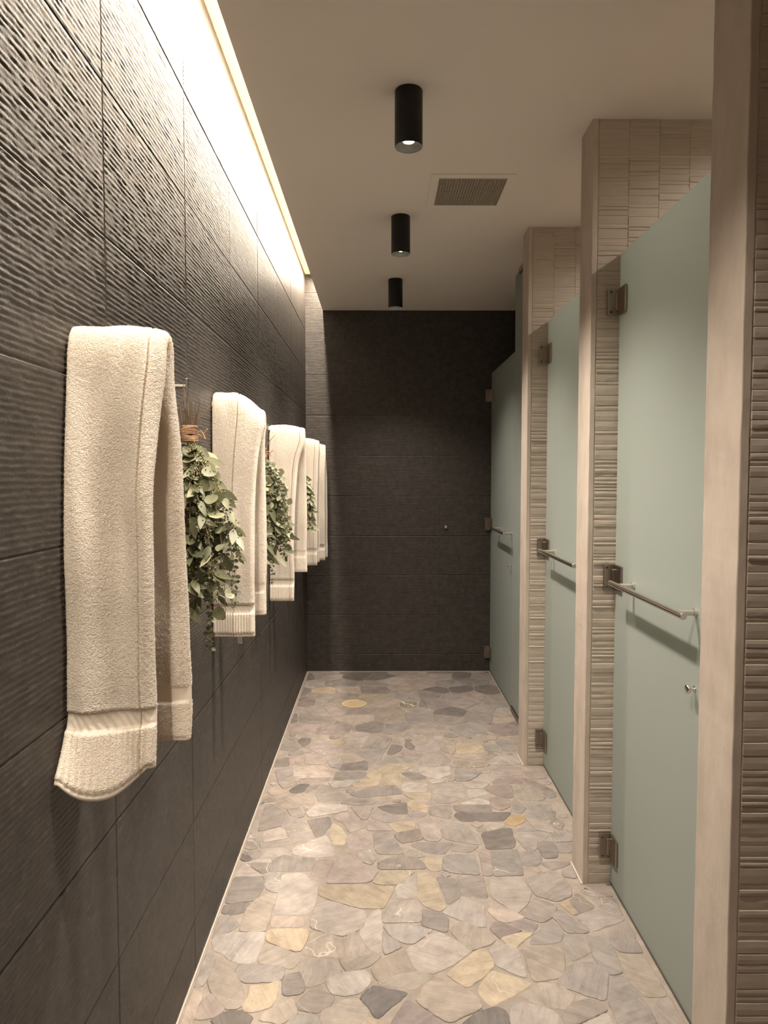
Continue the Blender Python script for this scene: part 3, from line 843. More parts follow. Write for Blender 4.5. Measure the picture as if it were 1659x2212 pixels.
# fixed panel beside the far pier
t = thing('fixed_glass_panel', 'full-height fixed frosted glass pane between the far stone pier and the farthest door', 'glass panel', (XG, 3.73, 0))
bm = bmesh.new(); add_box(bm, XG, XG+0.010, 3.732, 4.454, 0.004, ZC-0.004, bev=0.0012, seg=1); a = obj('glass_pane', bm, M_glass)
bm = bmesh.new(); add_box(bm, XG-0.012, XG+0.022, 3.78, 4.30, ZC-0.034, ZC-0.001, bev=0.002); c_ = obj('ceiling_channel', bm, M_hinge)
bm = bmesh.new(); add_box(bm, XG-0.010, XG+0.020, 4.10, 4.452, 0.001, 0.032, bev=0.002); d_ = obj('floor_channel', bm, M_screw)
for k in (a, c_, d_): k.parent = t; k.matrix_parent_inverse = T(-XG, -3.73, 0)

# little steel bumper on the back wall
bm = bmesh.new(); add_lathe(bm, [(0.013,0),(0.014,0.003),(0.014,0.010),(0.011,0.014),(0,0.015)], T(0.503, YB-0.001, 1.118) @ RX(math.pi/2), 24)
tag(obj('wall_bumper', bm, M_chrome, smooth=True), 'tiny round steel bumper on the dark back wall', 'door stop')

# ------------------------------------------------------------------ floor drains
d = DRAINS[0][0]
t = thing('floor_drain', 'tan round ribbed drain cover in the floor, left of the patterned one', 'floor drain', (d.x, d.y, 0))
M_tan = simple('tan_cover', (0.56,0.43,0.27), 0.5)
M_tand = simple('tan_cover_groove', (0.30,0.22,0.14), 0.7)
bm = bmesh.new(); add_lathe(bm, [(0.068,-0.003),(0.080,-0.003),(0.081,0.0012),(0.078,0.002),(0.070,0.002),(0.068,-0.001)], Matrix.Identity(4), 48); obj('rim', bm, M_tan, t)
bm = bmesh.new(); add_lathe(bm, [(0,-0.0018),(0.0685,-0.0018)], Matrix.Identity(4), 48); obj('base_plate', bm, M_tand, t)
bm = bmesh.new()
for k in range(-7, 8):
    y_ = k*0.0088; hx = math.sqrt(max(0.0, 0.067**2-y_*y_))
    add_box(bm, -hx, hx, y_-0.0028, y_+0.0028, -0.002, 0.0012)
for k in range(-7, 8):
    y_ = k*0.0088; hx = math.sqrt(max(0.0, 0.067**2-y_*y_))
    add_box(bm, y_-0.0011, y_+0.0011, -hx, hx, -0.002, 0.0010)
obj('grille', bm, M_tan, t)
d = DRAINS[1][0]
t = thing('floor_drain', 'pale metal floor drain with curved openwork slots, right of the tan one', 'floor drain', (d.x, d.y, 0))
M_dr = simple('drain_metal', (0.72,0.66,0.55), 0.35, 0.6)
M_drb = simple('drain_hole', (0.02,0.018,0.015), 0.9)
bm = bmesh.new(); add_lathe(bm, [(0,-0.0018),(0.063,-0.0018)], Matrix.Identity(4), 40); obj('drain_well', bm, M_drb, t)
bm = bmesh.new()
for r0, r1 in ((0.056,0.064),(0.041,0.046),(0.027,0.032),(0.0,0.010)):
    add_lathe(bm, [(r0,-0.001),(r0,0.0015),(r1,0.0015),(r1,-0.001)] if r0 else [(0,0.0015),(r1,0.0015),(r1,-0.001)], Matrix.Identity(4), 40)
for k in range(10):
    a0 = k*2*math.pi/10
    pts = [((0.008+0.05*s)*math.cos(a0+1.1*s), (0.008+0.05*s)*math.sin(a0+1.1*s), 0.0) for s in (0,.2,.4,.6,.8,1)]
    add_tube(bm, pts, 0.0021, 6)
obj('grate', bm, M_dr, t)

# ------------------------------------------------------------------ ceiling lamps
lamp_lab = ['black cylinder ceiling downlight above the near stone pier, out of view overhead', 'black cylinder ceiling downlight overhead behind the camera', 'nearest black cylinder ceiling downlight with its glowing lens in view', 'second black cylinder ceiling downlight, just beyond the ceiling vent', 'farthest black cylinder ceiling downlight before the dark back wall']
for i, (lx, ly) in enumerate([(0.095,1.25),(0.095,0.15),(0.095,2.352),(0.102,3.457),(0.101,4.54)]):  # first two lamps are added out of view to fill the corridor
    t = thing('ceiling_downlight', lamp_lab[i], 'ceiling light', (lx, ly, ZC), 'black cylinder downlights')
    bm = bmesh.new()
    add_lathe(bm, [(0,-0.0005),(0.0445,-0.0005),(0.0455,-0.002),(0.0455,-0.176),(0.0448,-0.178),(0.0435,-0.178),(0.0435,-0.165),(0.041,-0.12),(0,-0.12)], Matrix.Identity(4), 48)
    h = obj('housing', bm, M_black, t, smooth=False)
    for p_ in h.data.polygons: p_.use_smooth = len(p_.vertices) == 4
    bm = bmesh.new()
    add_lathe(bm, [(0.0432,-0.1772),(0.040,-0.170),(0.030,-0.163),(0.0185,-0.160)], Matrix.Identity(4), 40)
    obj('reflector', bm, M_reflect, t, smooth=True)
    bm = bmesh.new(); add_lathe(bm, [(0.0434,-0.1765),(0.0442,-0.1786),(0.0448,-0.1780)], Matrix.Identity(4), 40)
    obj('rim', bm, M_rim, t, smooth=True)
    bm = bmesh.new(); add_lathe(bm, [(0,-0.1625),(0.013,-0.162),(0.0185,-0.1600)], Matrix.Identity(4), 32)
    obj('lens', bm, M_emit, t, smooth=True)
    ld = bpy.data.lights.new('downlight_beam', 'SPOT'); ld.energy = (92, 6, 172, 128, 80)[i]; ld.color = (1.0,0.885,0.76)
    ld.spot_size = math.radians(115); ld.spot_blend = 1.0; ld.shadow_soft_size = 0.043
    lo = bpy.data.objects.new('downlight_beam', ld); C.objects.link(lo); lo.location = (lx, ly, ZC-0.1775)

for i, (lx, ly) in enumerate([(1.48, 2.07), (1.48, 3.13)]):  # unseen lamps added to brighten the stalls, the glass and the corridor
    t = thing('recessed_downlight', ['small white recessed downlight in the ceiling of the nearest shower stall, hidden behind its pier', 'small white recessed downlight in the ceiling of the middle shower stall, hidden behind its pier'][i], 'ceiling light', (lx, ly, ZC), 'recessed shower stall lights')
    bm = bmesh.new(); add_lathe(bm, [(0.030,-0.002),(0.032,-0.006),(0.048,-0.004),(0.050,-0.0005)], Matrix.Identity(4), 36); obj('trim_ring', bm, M_frame, t, smooth=True)
    bm = bmesh.new(); add_lathe(bm, [(0,-0.0022),(0.031,-0.0022)], Matrix.Identity(4), 32); obj('lens', bm, M_emit, t)
    ld = bpy.data.lights.new('stall_beam', 'SPOT'); ld.energy = 15; ld.color = (1.0,0.885,0.76)
    ld.spot_size = math.radians(165); ld.spot_blend = 0.6; ld.shadow_soft_size = 0.03
    lo = bpy.data.objects.new('stall_beam', ld); C.objects.link(lo); lo.location = (lx, ly, ZC-0.012)

# ------------------------------------------------------------------ ceiling vent
vx0, vx1, vy0, vy1 = 0.251, 0.536, 3.01, 3.294
t = thing('ceiling_vent', 'square ceiling air vent with fine grid grille in a flush plaster-coloured frame', 'air vent', ((vx0+vx1)/2, (vy0+vy1)/2, ZC))
bm = bmesh.new(); o_ = 0.035
for b4 in ((vx0-o_, vx1+o_, vy0-o_, vy0), (vx0-o_, vx1+o_, vy1, vy1+o_), (vx0-o_, vx0, vy0, vy1), (vx1, vx1+o_, vy0, vy1)):
    add_box(bm, *b4, ZC-0.0045, ZC-0.0004)
fr = obj('frame', bm, M_frame)
bm = bmesh.new(); add_box(bm, vx0, vx1, vy0, vy1, ZC-0.0008, ZC-0.0003); du = obj('dark_backing', bm, M_duct)
bm = bmesh.new(); n = 24
for k in range(n+1):
    x = vx0 + (vx1-vx0)*k/n; add_box(bm, x-0.0009, x+0.0009, vy0, vy1, ZC-0.0078, ZC-0.0008)
    y = vy0 + (vy1-vy0)*k/n; add_box(bm, vx0, vx1, y-0.0009, y+0.0009, ZC-0.0076, ZC-0.0008)
gr = obj('grille', bm, M_grille)
for k in (fr, du, gr): k.parent = t; k.matrix_parent_inverse = T(*(-t.location))

# ------------------------------------------------------------------ wall hooks
ZH = 1.735
hook_y = [1.30, 1.855, 2.38, 2.975, 3.575, 4.10, 4.60, 5.08]
hook_lab = ['steel wall hook carrying the nearest white towel', 'steel wall hook with upturned tip above the largest leaf bunch, right of the nearest towel',
            'steel wall hook under the second white towel', 'steel wall hook holding the second leaf bunch', 'steel wall hook at the left of the third white towel',
            'steel wall hook holding the farthest leaf bunch', 'steel wall hook under the fourth white towel', 'steel wall hook under the farthest white towel']
hooks = []
for i, y in enumerate(hook_y):
    t = thing('wall_hook', hook_lab[i], 'hook', (XL, y, ZH), 'steel hooks along the dark wall')
    bm = bmesh.new(); add_lathe(bm, [(0,0.010),(0.020,0.010),(0.0215,0.008),(0.0215,0.0015),(0,0.0015)], RY(math.pi/2), 28); obj('mounting_plate', bm, M_steel, t)
    bm = bmesh.new(); add_tube(bm, [(0.008,0,0),(0.030,0,0),(0.056,0,0)], 0.0062, 16); add_box(bm, 0.0535, 0.0600, -0.0068, 0.0068, -0.0064, 0.0215, bev=0.0018); obj('peg', bm, M_steel, t)

# ------------------------------------------------------------------ towels
def catmull(P, n):
    P = np.array(P, float); out_ = []
    m_ = len(P)
    for i in range(m_-1):
        p0 = P[max(i-1,0)]; p1 = P[i]; p2 = P[i+1]; p3 = P[min(i+2,m_-1)]
        for k in range(n):
            t_ = k/n
            out_.append(0.5*((2*p1)+(-p0+p2)*t_+(2*p0-5*p1+4*p2-p3)*t_*t_+(-p0+3*p1-3*p2+p3)*t_**3))
    out_.append(P[-1]); return np.array(out_)
def towel(name, label, keys, seam, seed, ns=260, wave=0.006, droop=0.02, thick=1.0, curl=None, valleys=(), pile=0):
    """keys: (y, z, xl, xr) down the middle of the cloth from the near hem, over the hook, to the far hem.
    The cloth is folded lengthwise: both long edges come to the outer face and meet at `seam`."""
    R = catmull(keys, 24)
    seg = np.linalg.norm(np.diff(R[:, :2], axis=0), axis=1); S = np.concatenate([[0], np.cumsum(seg)]); L_ = S[-1]
    ss = np.linspace(0, L_, ns)
    path = np.stack([np.interp(ss, S, R[:, k]) for k in range(4)], 1)
    tan = np.gradient(path[:, :2], axis=0); tan /= np.linalg.norm(tan, axis=1)[:, None]
    nrm = np.stack([-tan[:,1], tan[:,0]], 1)          # outward: to -y on the near flap, +z on top, +y on the far flap
    # profile: (w, v, edge) ; v=0 inner face .. outer
    th = 0.0105*thick
    prof = []
    lay_in, lay_out = 0.0, th*1.0
    def half_turn(w0, sgn, va, vb):
        c = (va+vb)/2; r = (vb-va)/2
        return [(w0, c - r*math.cos(a), sgn*r*math.sin(a)) for a in np.linspace(0, math.pi, 9)]
    # mid-line of cloth as open curve: outer edge at seam- -> 0 -> inner -> 1 -> outer seam+
    n1 = 24 + int(70*seam); mid = []
    for k in range(n1): mid.append((seam-0.004 - (seam-0.004)*k/n1, lay_out, 0))
    mid += [(0.0, p[1], p[2]) for p in reversed(half_turn(0, -1, lay_in, lay_out))]
    for k in range(1, 30): mid.append((k/30, lay_in, 0))
    mid += [(1.0, p[1], p[2]) for p in half_turn(1, 1, lay_in, lay_out)]
    n2 = 6 + int(70*(1-seam))
    for k in range(1, n2+1): mid.append((1 - (1-seam-0.004)*k/n2, lay_out + 0.0, 0))
    mid = np.array(mid)
    # thicken
    Wd = 0.14
    xy = np.stack([mid[:,0]*Wd + mid[:,2], mid[:,1]], 1)
    tg = np.gradient(xy, axis=0); tg /= np.linalg.norm(tg, axis=1)[:, None]
    nn = np.stack([-tg[:,1], tg[:,0]], 1)
    ht = th*0.47
    n_m = len(mid)
    off = np.full(n_m, ht); off[0] = ht*0.25; off[1] = ht*0.8; off[-1] = ht*0.25; off[-2] = ht*0.8
    loop = [(mid[i,0], mid[i,2]+nn[i,0]*off[i], mid[i,1]+nn[i,1]*off[i], i) for i in range(n_m)] + \
           [(mid[i,0], mid[i,2]-nn[i,0]*off[i], mid[i,1]-nn[i,1]*off[i], i) for i in range(n_m-1, -1, -1)]
    np_ = len(loop); vs = []; ter = []
    for j in range(ns):
        y, z, xl, xr = path[j]; s = ss[j]; d = min(s, L_-s); front = s < L_/2
        topw = math.exp(-((s - L_*0.5)/0.10)**2) if True else 0
        it = np.argmax(path[:,1]); topw = math.exp(-((s-ss[it])/0.09)**2)
        # zones near the hems
        band = 0.0; rib = 0.0; pinch = 1.0
        if d < 0.010: pinch = 0.75
        elif d < 0.078: rib = 1.0
        elif d < 0.108: band = 1.0; pinch = 0.62
        tval = 1.0 if not (band or d < 0.006) else 0.12
        if rib: tval = 0.7
        for (w, dx, v, i) in loop:
            x = xl + (xr-xl)*w + dx
            vv = v*pinch
            lf = noise.noise(Vector((w*1.6+seed*3.1, s*3.2, seed*7.7)))*wave*2.2*(1-topw*0.6)
            lf += noise.noise(Vector((w*4+seed, s*7, seed*2.7)))*wave*0.6
            for (fw, fz, sw, sz, am) in valleys:
                if front: lf += am*math.exp(-((w-fw)/sw)**2 - ((z-fz)/sz)**2)
            vv2 = vv + lf
            outer = v > th*1.3
            if rib and outer: vv2 += 0.0015*math.cos(w*2*math.pi*13)
            if band and outer: vv2 += 0.0011*math.cos((w*60 + s*330))
            vv2 += 0.0011*noise.noise(Vector((w*60+seed, s*300, v*900)))*tval
            yy = y + nrm[j,0]*vv2; zz = z + nrm[j,1]*vv2
            zz -= droop*topw*max(0.0, w-0.35)**1.6
            x += 0.004*noise.noise(Vector((s*6, seed, 0.5))) * (1 if d < 9 else 0)
            if curl and front:
                k = max(0.0, 1 - d/curl[0])
                k = k*k
                yy -= curl[1]*k*(1-min(1,w))**1.2
                zz -= curl[3]*k*math.sin(math.pi*min(1, max(0, w))**0.9)
            x = max(x, XL+0.0045)
            vs.append((x, yy, zz)); ter.append(tval)
    fs = []
    for j in range(ns-1):
        for k in range(np_):
            k2 = (k+1) % np_
            fs.append((j*np_+k, j*np_+k2, (j+1)*np_+k2, (j+1)*np_+k))
    # end caps as strips between the two faces
    for j in (0, ns-1):
        for i in range(n_m-1):
            a, b_ = j*np_+i, j*np_+i+1; c, dd = j*np_+(np_-1-i-1), j*np_+(np_-1-i)
            fs.append((a, b_, c, dd) if j else (dd, c, b_, a))
    me = bpy.data.meshes.new(name); me.from_pydata(vs, [], fs)
    for p in me.polygons: p.use_smooth = True
    at_ = me.attributes.new('terry', 'FLOAT', 'POINT'); at_.data.foreach_set('value', ter)
    me.update()
    bm = bmesh.new(); bm.from_mesh(me); bmesh.ops.recalc_face_normals(bm, faces=bm.faces); bm.to_mesh(me); bm.free()
    o = link(name, me, M_terry)
    if pile:
        V = np.array(vs); Q = np.array([f for f in fs if len(f) == 4]); TE = np.array(ter)
        A_ = V[Q[:,0]]; e1 = V[Q[:,1]]-A_; e2 = V[Q[:,3]]-A_; nr = np.cross(e1, e2); ar = np.linalg.norm(nr, axis=1)
        nr /= np.maximum(ar, 1e-12)[:, None]
        pr = ar*(TE[Q[:,0]] > 0.5); pr /= pr.sum()
        r_ = np.random.default_rng(seed+90)
        ch = r_.choice(len(Q), pile, p=pr); u = r_.random((pile, 2))
        P0 = A_[ch] + e1[ch]*u[:, :1] + e2[ch]*u[:, 1:]
        # make the normals point out of the cloth (loop orientation is constant)
        N = nr[ch]*ORI
        D = N*0.75 + r_.normal(0, 0.45, (pile, 3)); D[:,2] -= 0.35
        D /= np.linalg.norm(D, axis=1)[:, None]
        ln_ = r_.uniform(0.0011, 0.0023, pile)[:, None]
        S_ = np.cross(D, r_.normal(0, 1, (pile, 3))); S_ /= np.linalg.norm(S_, axis=1)[:, None]
        w_ = 0.00045
        tri = np.stack([P0 - S_*w_ - N*0.0004, P0 + S_*w_ - N*0.0004, P0 + D*ln_], 1).reshape(-1, 3)
        tri[:,0] = np.maximum(tri[:,0], XL+0.003)
        pm = bpy.data.meshes.new('terry_pile'); pm.vertices.add(len(tri)); pm.vertices.foreach_set('co', tri.ravel())
        pm.loops.add(len(tri)); pm.loops.foreach_set('vertex_index', np.arange(len(tri), dtype=np.int32))
        pm.polygons.add(pile); pm.polygons.foreach_set('loop_start', (np.arange(pile)*3).astype(np.int32))
        pm.polygons.foreach_set('loop_total', np.full(pile, 3, dtype=np.int32))
        pm.update(calc_edges=True)
        po = link('terry_pile', pm, M_pile, o); po['kind'] = 'stuff'
    return o, vs, fs

ORI = 1.0
TG = 'white towels hung along the dark wall'
def std_keys(y0, zt, zf, zb, xl, xr, xrb, gap=0.045, xlb=None, xrt=None):
    """near hem -> top -> far hem"""
    xlb = xl if xlb is None else xlb; xrt = xr if xrt is None else xrt
    g = gap*0.55
    return [(y0-gap-0.006, zf, xl, xr), (y0-gap, zf+0.12, xl, xr), (y0-gap*0.9, zf+0.35, xl, xr), (y0-gap*0.72, zt-0.20, xl, xr*0.6+xrt*0.4),
            (y0-g, zt-0.07, xl, xrt), (y0-g*0.62, zt-0.016, xl, xrt), (y0, zt, xl, xrt), (y0+g*0.62, zt-0.016, xl, xrt),
            (y0+g, zt-0.07, xl, xrt), (y0+gap*0.8, zt-0.2, xlb, xrb*0.7+xrt*0.3), (y0+gap*1.1, zb+0.35, xlb, xrb), (y0+gap*1.3, zb+0.12, xlb, xrb), (y0+gap*1.35, zb, xlb, xrb)]

x0 = XL+0.012
tw, _, _ = towel('towel', '', std_keys(1.30, 1.757, 0.975, 0.985, x0, -0.420, -0.384, gap=0.040, xrt=-0.396, xlb=-0.52), 0.90, 1, ns=460, wave=0.010, droop=0.02, thick=1.3, curl=(0.13, 0.06, 0.0, 0.045), pile=280000,
    valleys=((0.62, 1.47, 0.19, 0.20, -0.030), (0.12, 1.30, 0.16, 0.40, 0.006), (0.30, 1.12, 0.25, 0.10, 0.008)))
tag(tw, 'nearest and largest white terry towel hung over a wall hook, bottom corner flipped out', 'towel', TG)
tw, _, _ = towel('towel', '', std_keys(2.385, 1.762, 0.965, 1.02, x0, -0.432, -0.408, gap=0.034, xrt=-0.400), 0.50, 2, ns=320, wave=0.004, droop=0.11, thick=1.35, pile=110000)
tag(tw, 'second nearest white terry towel, its top sloping down between two leaf bunches', 'towel', TG)
tw2 = tw
tw, _, _ = towel('towel', '', std_keys(3.59, 1.745, 0.872, 1.005, x0, -0.445, -0.388, gap=0.040, xrt=-0.390), 0.90, 3, ns=260, wave=0.004, droop=0.03, thick=1.15, pile=50000)
tag(tw, 'third white terry towel, flat-topped, hanging lowest beyond the second leaf bunch', 'towel', TG)
tw, _, _ = towel('towel', '', std_keys(4.60, 1.735, 0.925, 0.935, x0, -0.415, -0.408, gap=0.036, xrt=-0.402), 0.88, 4, ns=220, wave=0.004, droop=0.03, thick=1.1)
tag(tw, 'fourth white terry towel from the front, half hidden behind the third', 'towel', TG)
tw, _, _ = towel('towel', '', std_keys(5.09, 1.730, 0.90, 0.91, x0, -0.405, -0.394, gap=0.040, xrt=-0.400), 0.30, 5, ns=220, wave=0.006, droop=0.04, thick=1.2)
tag(tw, 'farthest white terry towel, beside the dark back wall', 'towel', TG)
# care tag under the second towel
bm = bmesh.new(); add_box(bm, -0.478, -0.462, 2.345, 2.3465, 0.940, 0.972)
obj('care_tag', bm, M_tagw, tw2)

# ------------------------------------------------------------------ eucalyptus bunches
class Leafy:
    def __init__(s): s.v = []; s.f = []; s.h = []
    def add(s, vs, fs, h):
        o = len(s.v); s.v += [tuple(v) for v in vs]; s.f += [tuple(i+o for i in f) for f in fs]; s.h += [h]*len(vs)
    def build(s, name, m, parent):
        me = bpy.data.meshes.new(name); me.from_pydata(s.v, [], s.f)
        a = me.attributes.new('hue', 'FLOAT', 'POINT'); a.data.foreach_set('value', s.h)
        for p in me.polygons: p.use_smooth = True
        me.update(); return link(name, me, m, parent)
def frame(d, up):
    d = d.normalized(); a = d.cross(up)
    if a.length < 1e-4: a = d.cross(Vector((0,1,0)))
    a.normalize(); return d, a, a.cross(d)
def leaf(L_, p, d, up, ln, wd, rnd, kind, hue):
    """blade growing from p along d"""
    d, a, n = frame(d, up); n_ = 7; vs = []; fs = []
    cup = rnd.uniform(0.05, 0.22); bend = rnd.uniform(-0.25, 0.35)
    for i in range(n_+1):
        t = i/n_
        if kind == 'round': w_ = math.sin(math.pi*min(1, t*0.93+0.05))**0.55
        elif kind == 'long': w_ = math.sin(math.pi*(t**0.75))**0.9
        else: w_ = math.sin(math.pi*min(1,(t*0.95+0.03)))**0.7
        if i == 0: w_ = 0.06
        if i == n_: w_ = 0.02 if kind != 'round' else 0.25
        c = p + d*(ln*t) + n*(bend*ln*t*t)
        hw = wd*0.5*w_
        vs += [c - a*hw + n*cup*hw, c, c + a*hw + n*cup*hw]
    for i in range(n_):
        for k in (0, 1): q = i*3+k; fs.append((q, q+1, q+4, q+3))
    L_.add(vs, fs, hue)
def bunch(label, y, xc, ztw, ztop, zlow, seed, nstem=30, dens=1.0):
    rnd = random.Random(seed)
    t = thing('eucalyptus_bunch', label, 'dried foliage', (xc, y, ztw), 'eucalyptus bunches hanging between the towels')
    tw_ = bmesh.new(); stub = bmesh.new()
    O = Vector((0,0,0))
    # upward stubs
    for k in range(30):
        a = rnd.uniform(0, 2*math.pi); r0 = 0.014*math.sqrt(rnd.random())
        p = Vector((r0*math.cos(a), r0*math.sin(a), -0.02))
        q = Vector((p.x*1.9+rnd.uniform(-.006,.006), p.y*2.4+rnd.uniform(-.01,.01), rnd.uniform(0.045, ztop-ztw)))
        q.x = max(q.x, XL+0.008-xc)
        add_tube(stub, [p, p.lerp(q, .5)+Vector((rnd.uniform(-.003,.003),rnd.uniform(-.003,.003),0)), q], [0.0015,0.0013,0.0010], 6)
    # a forked twig on the outside
    add_tube(stub, [(0.014,0.0,0.01),(0.028,0.01,0.045),(0.050,0.03,0.075)], [0.0015,0.0012,0.0009], 6)
    add_tube(stub, [(0.024,0.008,0.035),(0.020,0.02,0.08)], [0.0011,0.0008], 6)
    obj('cut_stems', stub, M_stem, t, smooth=True)
    # twine
    pts = []
    for k in range(0, 330):
        a = k*0.21*math.pi/1.6; r0 = 0.0195 + 0.0015*math.sin(k*0.7)
        pts.append((r0*math.cos(a), r0*math.sin(a), -0.019 + 0.038*(0.5+0.5*math.sin(k*0.061)) + rnd.uniform(-.0006,.0006)))
    add_tube(tw_, pts, 0.0021, 6)
    add_tube(tw_, [(0.019,0.0,0.0),(0.029,0.002,0.008),(0.036,0.002,0.0),(0.041,0.0,-0.014)], 0.0018, 6)
    add_tube(tw_, [(0.019,0.0,0.0),(0.031,0.004,-0.006),(0.040,0.004,0.004),(0.047,0.0,0.012)], 0.0018, 6)
    obj('twine', tw_, M_twine, t, smooth=True)
    st_ = bmesh.new()
    hz = ZH - ztw; hx = XL+0.050-xc
    add_tube(st_, [(0.004,0,0.012),(hx*0.5+0.004,0,hz*0.6),(hx,0,hz+0.007)], 0.0009, 5)
    add_tube(st_, [(-0.004,0,0.012),(hx*0.5-0.004,0.002,hz*0.6),(hx,0.001,hz+0.007)], 0.0009, 5)
    obj('hanging_string', st_, M_string, t)
    # hanging sprigs
    for k in range(nstem):
        kind = ['round','small','seed','long','small','round','seed','small','round','seed'][k % 10]
        a = rnd.uniform(0, 2*math.pi)
        ln = (ztw - zlow)*rnd.uniform(0.55, 0.93)
        if k in (1, 4): ln = (ztw-zlow)*1.08
        spread = rnd.uniform(0.35, 1.0)*(1.0 if kind != 'small' else 0.75)
        dx, dy = math.cos(a)*0.085*spread + 0.030, math.sin(a)*0.13*spread
        if k in (2, 7, 11, 15, 19): dx = rnd.uniform(0.09, 0.135); dy = rnd.uniform(-0.07, 0.05)
        P = []; N_ = 14
        sw = rnd.uniform(-0.015, 0.015); sw2 = rnd.uniform(-0.02,0.02)
        for i in range(N_+1):
            u = i/N_
            g = 1-(1-u)**1.9
            x = dx*g*(1-0.12*u) + sw*math.sin(u*5)
            P.append(Vector((max(x, XL+0.014-xc), dy*g*(1-0.1*u)+sw2*math.sin(u*4), -0.012 - ln*u**1.12)))
        sb = bmesh.new()
        add_tube(sb, P, [0.0017*(1-0.62*i/N_) for i in range(N_+1)], 5)
        sp = obj('sprig', sb, M_stemg if kind != 'long' else M_stem, t, smooth=True)
        L_ = Leafy()
        def at_(u):
            u = min(max(u, 0), 0.9999)*N_; i = int(u); f = u-i
            return P[i].lerp(P[i+1], f), (P[i+1]-P[i]).normalized()
        def put(p, d, ln_, wd_, kd, hue):
            e = p + d.normalized()*ln_
            if e.x + xc < XL+0.006: d = Vector((abs(d.x)*0.4+0.15, d.y, d.z))
            leaf(L_, p, d, Vector((rnd.uniform(-.6,1), -1.0+rnd.uniform(-.5,.5), rnd.uniform(-.4,.9))), ln_, wd_, rnd, kd, hue)
        if kind == 'round':
            u = 0.12
            while u < 1.0:
                p, d = at_(u)
                for sgn in (-1, 1):
                    b_ = rnd.uniform(0, 2*math.pi)
                    dd = Vector((math.cos(b_)*sgn, math.sin(b_)*sgn, rnd.uniform(-1.3, 0.1)))
                    s_ = (rnd.uniform(0.019, 0.034) if rnd.random() < 0.85 else rnd.uniform(0.036, 0.048))*(1-0.25*u)
                    put(p, dd, s_, s_*rnd.uniform(0.9, 1.1), 'round', min(1, max(0, rnd.gauss(0.5, 0.27))))
                u += rnd.uniform(0.07, 0.11)/dens
        elif kind == 'small':
            u = 0.14
            while u < 1.0:
                p, d = at_(u)
                b_ = u*41 + rnd.uniform(-.4,.4)
                for sgn in (0, math.pi):
                    dd = Vector((math.cos(b_+sgn), math.sin(b_+sgn), rnd.uniform(-0.7, 0.15)))
                    s_ = rnd.uniform(0.014, 0.021)*(1-0.3*u)
                    put(p, dd, s_, s_*0.72, 'small', min(1, max(0, rnd.gauss(0.28, 0.2))))
                u += 0.028/dens
        elif kind == 'long':
            u = 0.10
            while u < 1.0:
                p, d = at_(u)
                b_ = rnd.uniform(0, 2*math.pi)
                dd = Vector((math.cos(b_)*0.7+0.15, math.sin(b_)*0.7, rnd.uniform(-1.6, -0.6)))
                s_ = rnd.uniform(0.055, 0.085)
                put(p, dd, s_, s_*rnd.uniform(0.22, 0.34), 'long', min(1, max(0, rnd.gauss(0.45, 0.25))))
                u += rnd.uniform(0.045, 0.075)/dens
        fol = None
        if kind == 'seed':
            S_ = Leafy(); u = 0.08
            while u < 1.0:
                p, d = at_(u)
                for _k in range(5):
                    b_ = rnd.uniform(0, 2*math.pi)
                    c = p + Vector((math.cos(b_), math.sin(b_), rnd.uniform(-1,0.6)))*rnd.uniform(0.004, 0.018)
                    if c.x + xc < XL+0.008: continue
                    r_ = rnd.uniform(0.0016, 0.0027)
                    vs = [c+Vector((r_,0,0)), c+Vector((0,r_,0)), c+Vector((-r_,0,0)), c+Vector((0,-r_,0)), c+Vector((0,0,r_*1.5)), c+Vector((0,0,-r_*1.5))]
                    S_.add(vs, [(0,1,4),(1,2,4),(2,3,4),(3,0,4),(1,0,5),(2,1,5),(3,2,5),(0,3,5)], rnd.random())
                if rnd.random() < 0.55:
                    b_ = rnd.uniform(0, 2*math.pi)
                    dd = Vector((math.cos(b_), math.sin(b_), rnd.uniform(-1.2, -0.2)))
                    s_ = rnd.uniform(0.035, 0.06)
                    put(p, dd, s_, s_*0.36, 'long', min(1, max(0, rnd.gauss(0.55, 0.25))))
                u += 0.022/dens
            S_.build('seed_cluster', M_seed, sp)
        L_.build('foliage', M_leaf, sp)
    return t
bunch('largest eucalyptus bunch tied with jute, between the nearest and second towels', 1.845, -0.496, 1.612, 1.705, 1.10, 21, nstem=48)
bunch('middle eucalyptus bunch tied with jute, between the second and third towels', 2.970, -0.496, 1.600, 1.690, 1.10, 38, nstem=46)
bunch('farthest eucalyptus bunch, only a few leaves showing past the third towel', 4.10, -0.492, 1.600, 1.690, 1.15, 54, nstem=26)

# ------------------------------------------------------------------ light in the slot
def area(name, loc, rot, sx, sy, e, col, spread=180):
    ld = bpy.data.lights.new(name, 'AREA'); ld.shape = 'RECTANGLE'; ld.size = sx; ld.size_y = sy
    ld.energy = e; ld.color = col; ld.spread = math.radians(spread)
    o = bpy.data.objects.new(name, ld); C.objects.link(o); o.location = loc; o.rotation_euler = rot; return o
WARM = (1.0, 0.86, 0.69)
LY = (YN+YB)/2; LL = YB-YN-0.04
# linear wall-grazing strip hung in the slot, shining down, and its upward spill
bm = bmesh.new(); add_box(bm, -0.452, -0.430, YN+0.02, YB-0.02, 2.984, ZS-0.0002, bev=0.001)
tag(obj('led_profile', bm, M_steel), 'thin linear light profile hidden in the ceiling slot above the towels', 'light fitting')
area('slot_light_down', (-0.441, LY, 2.982), (0, math.radians(16), 0), 0.016, LL, 146, WARM, 175)
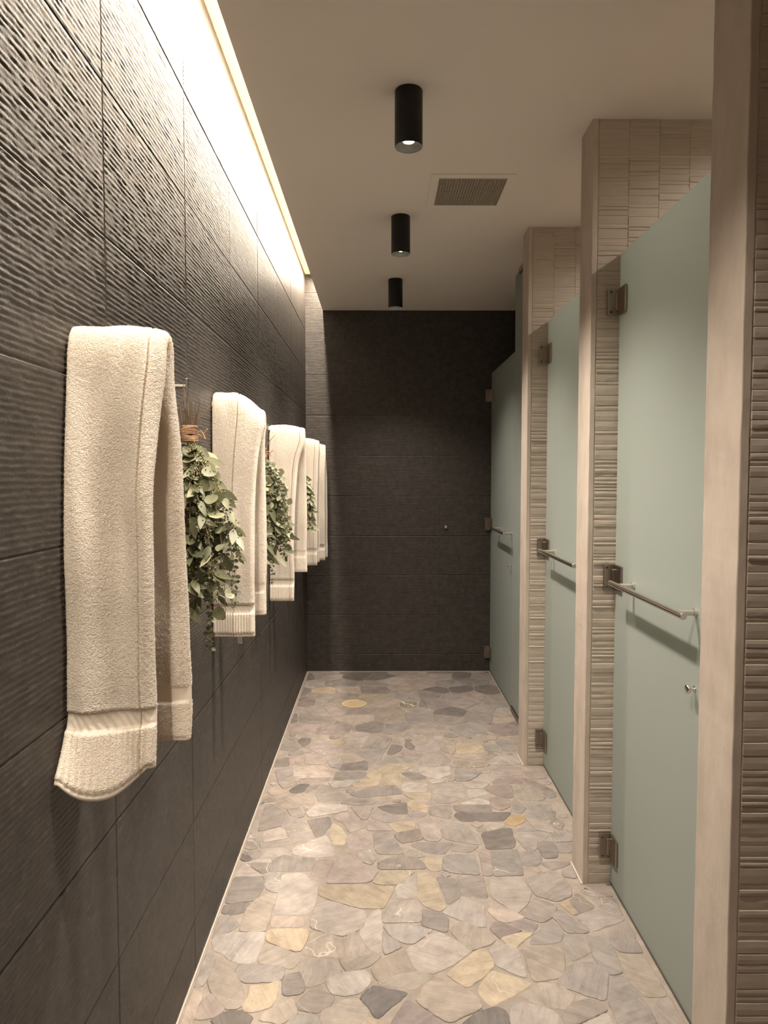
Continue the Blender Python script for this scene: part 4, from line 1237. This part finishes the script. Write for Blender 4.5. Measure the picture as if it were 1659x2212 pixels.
# ------------------------------------------------------------------ world and view
w = bpy.data.worlds.new('world'); w.use_nodes = True; bpy.context.scene.world = w
w.node_tree.nodes['Background'].inputs[0].default_value = (1.0,0.85,0.68,1); w.node_tree.nodes['Background'].inputs[1].default_value = 0.02
s = bpy.context.scene
s.view_settings.view_transform = 'Standard'; s.view_settings.look = 'None'
s.view_settings.exposure = 0.60; s.view_settings.gamma = 1.0; s.view_settings.use_curve_mapping = False
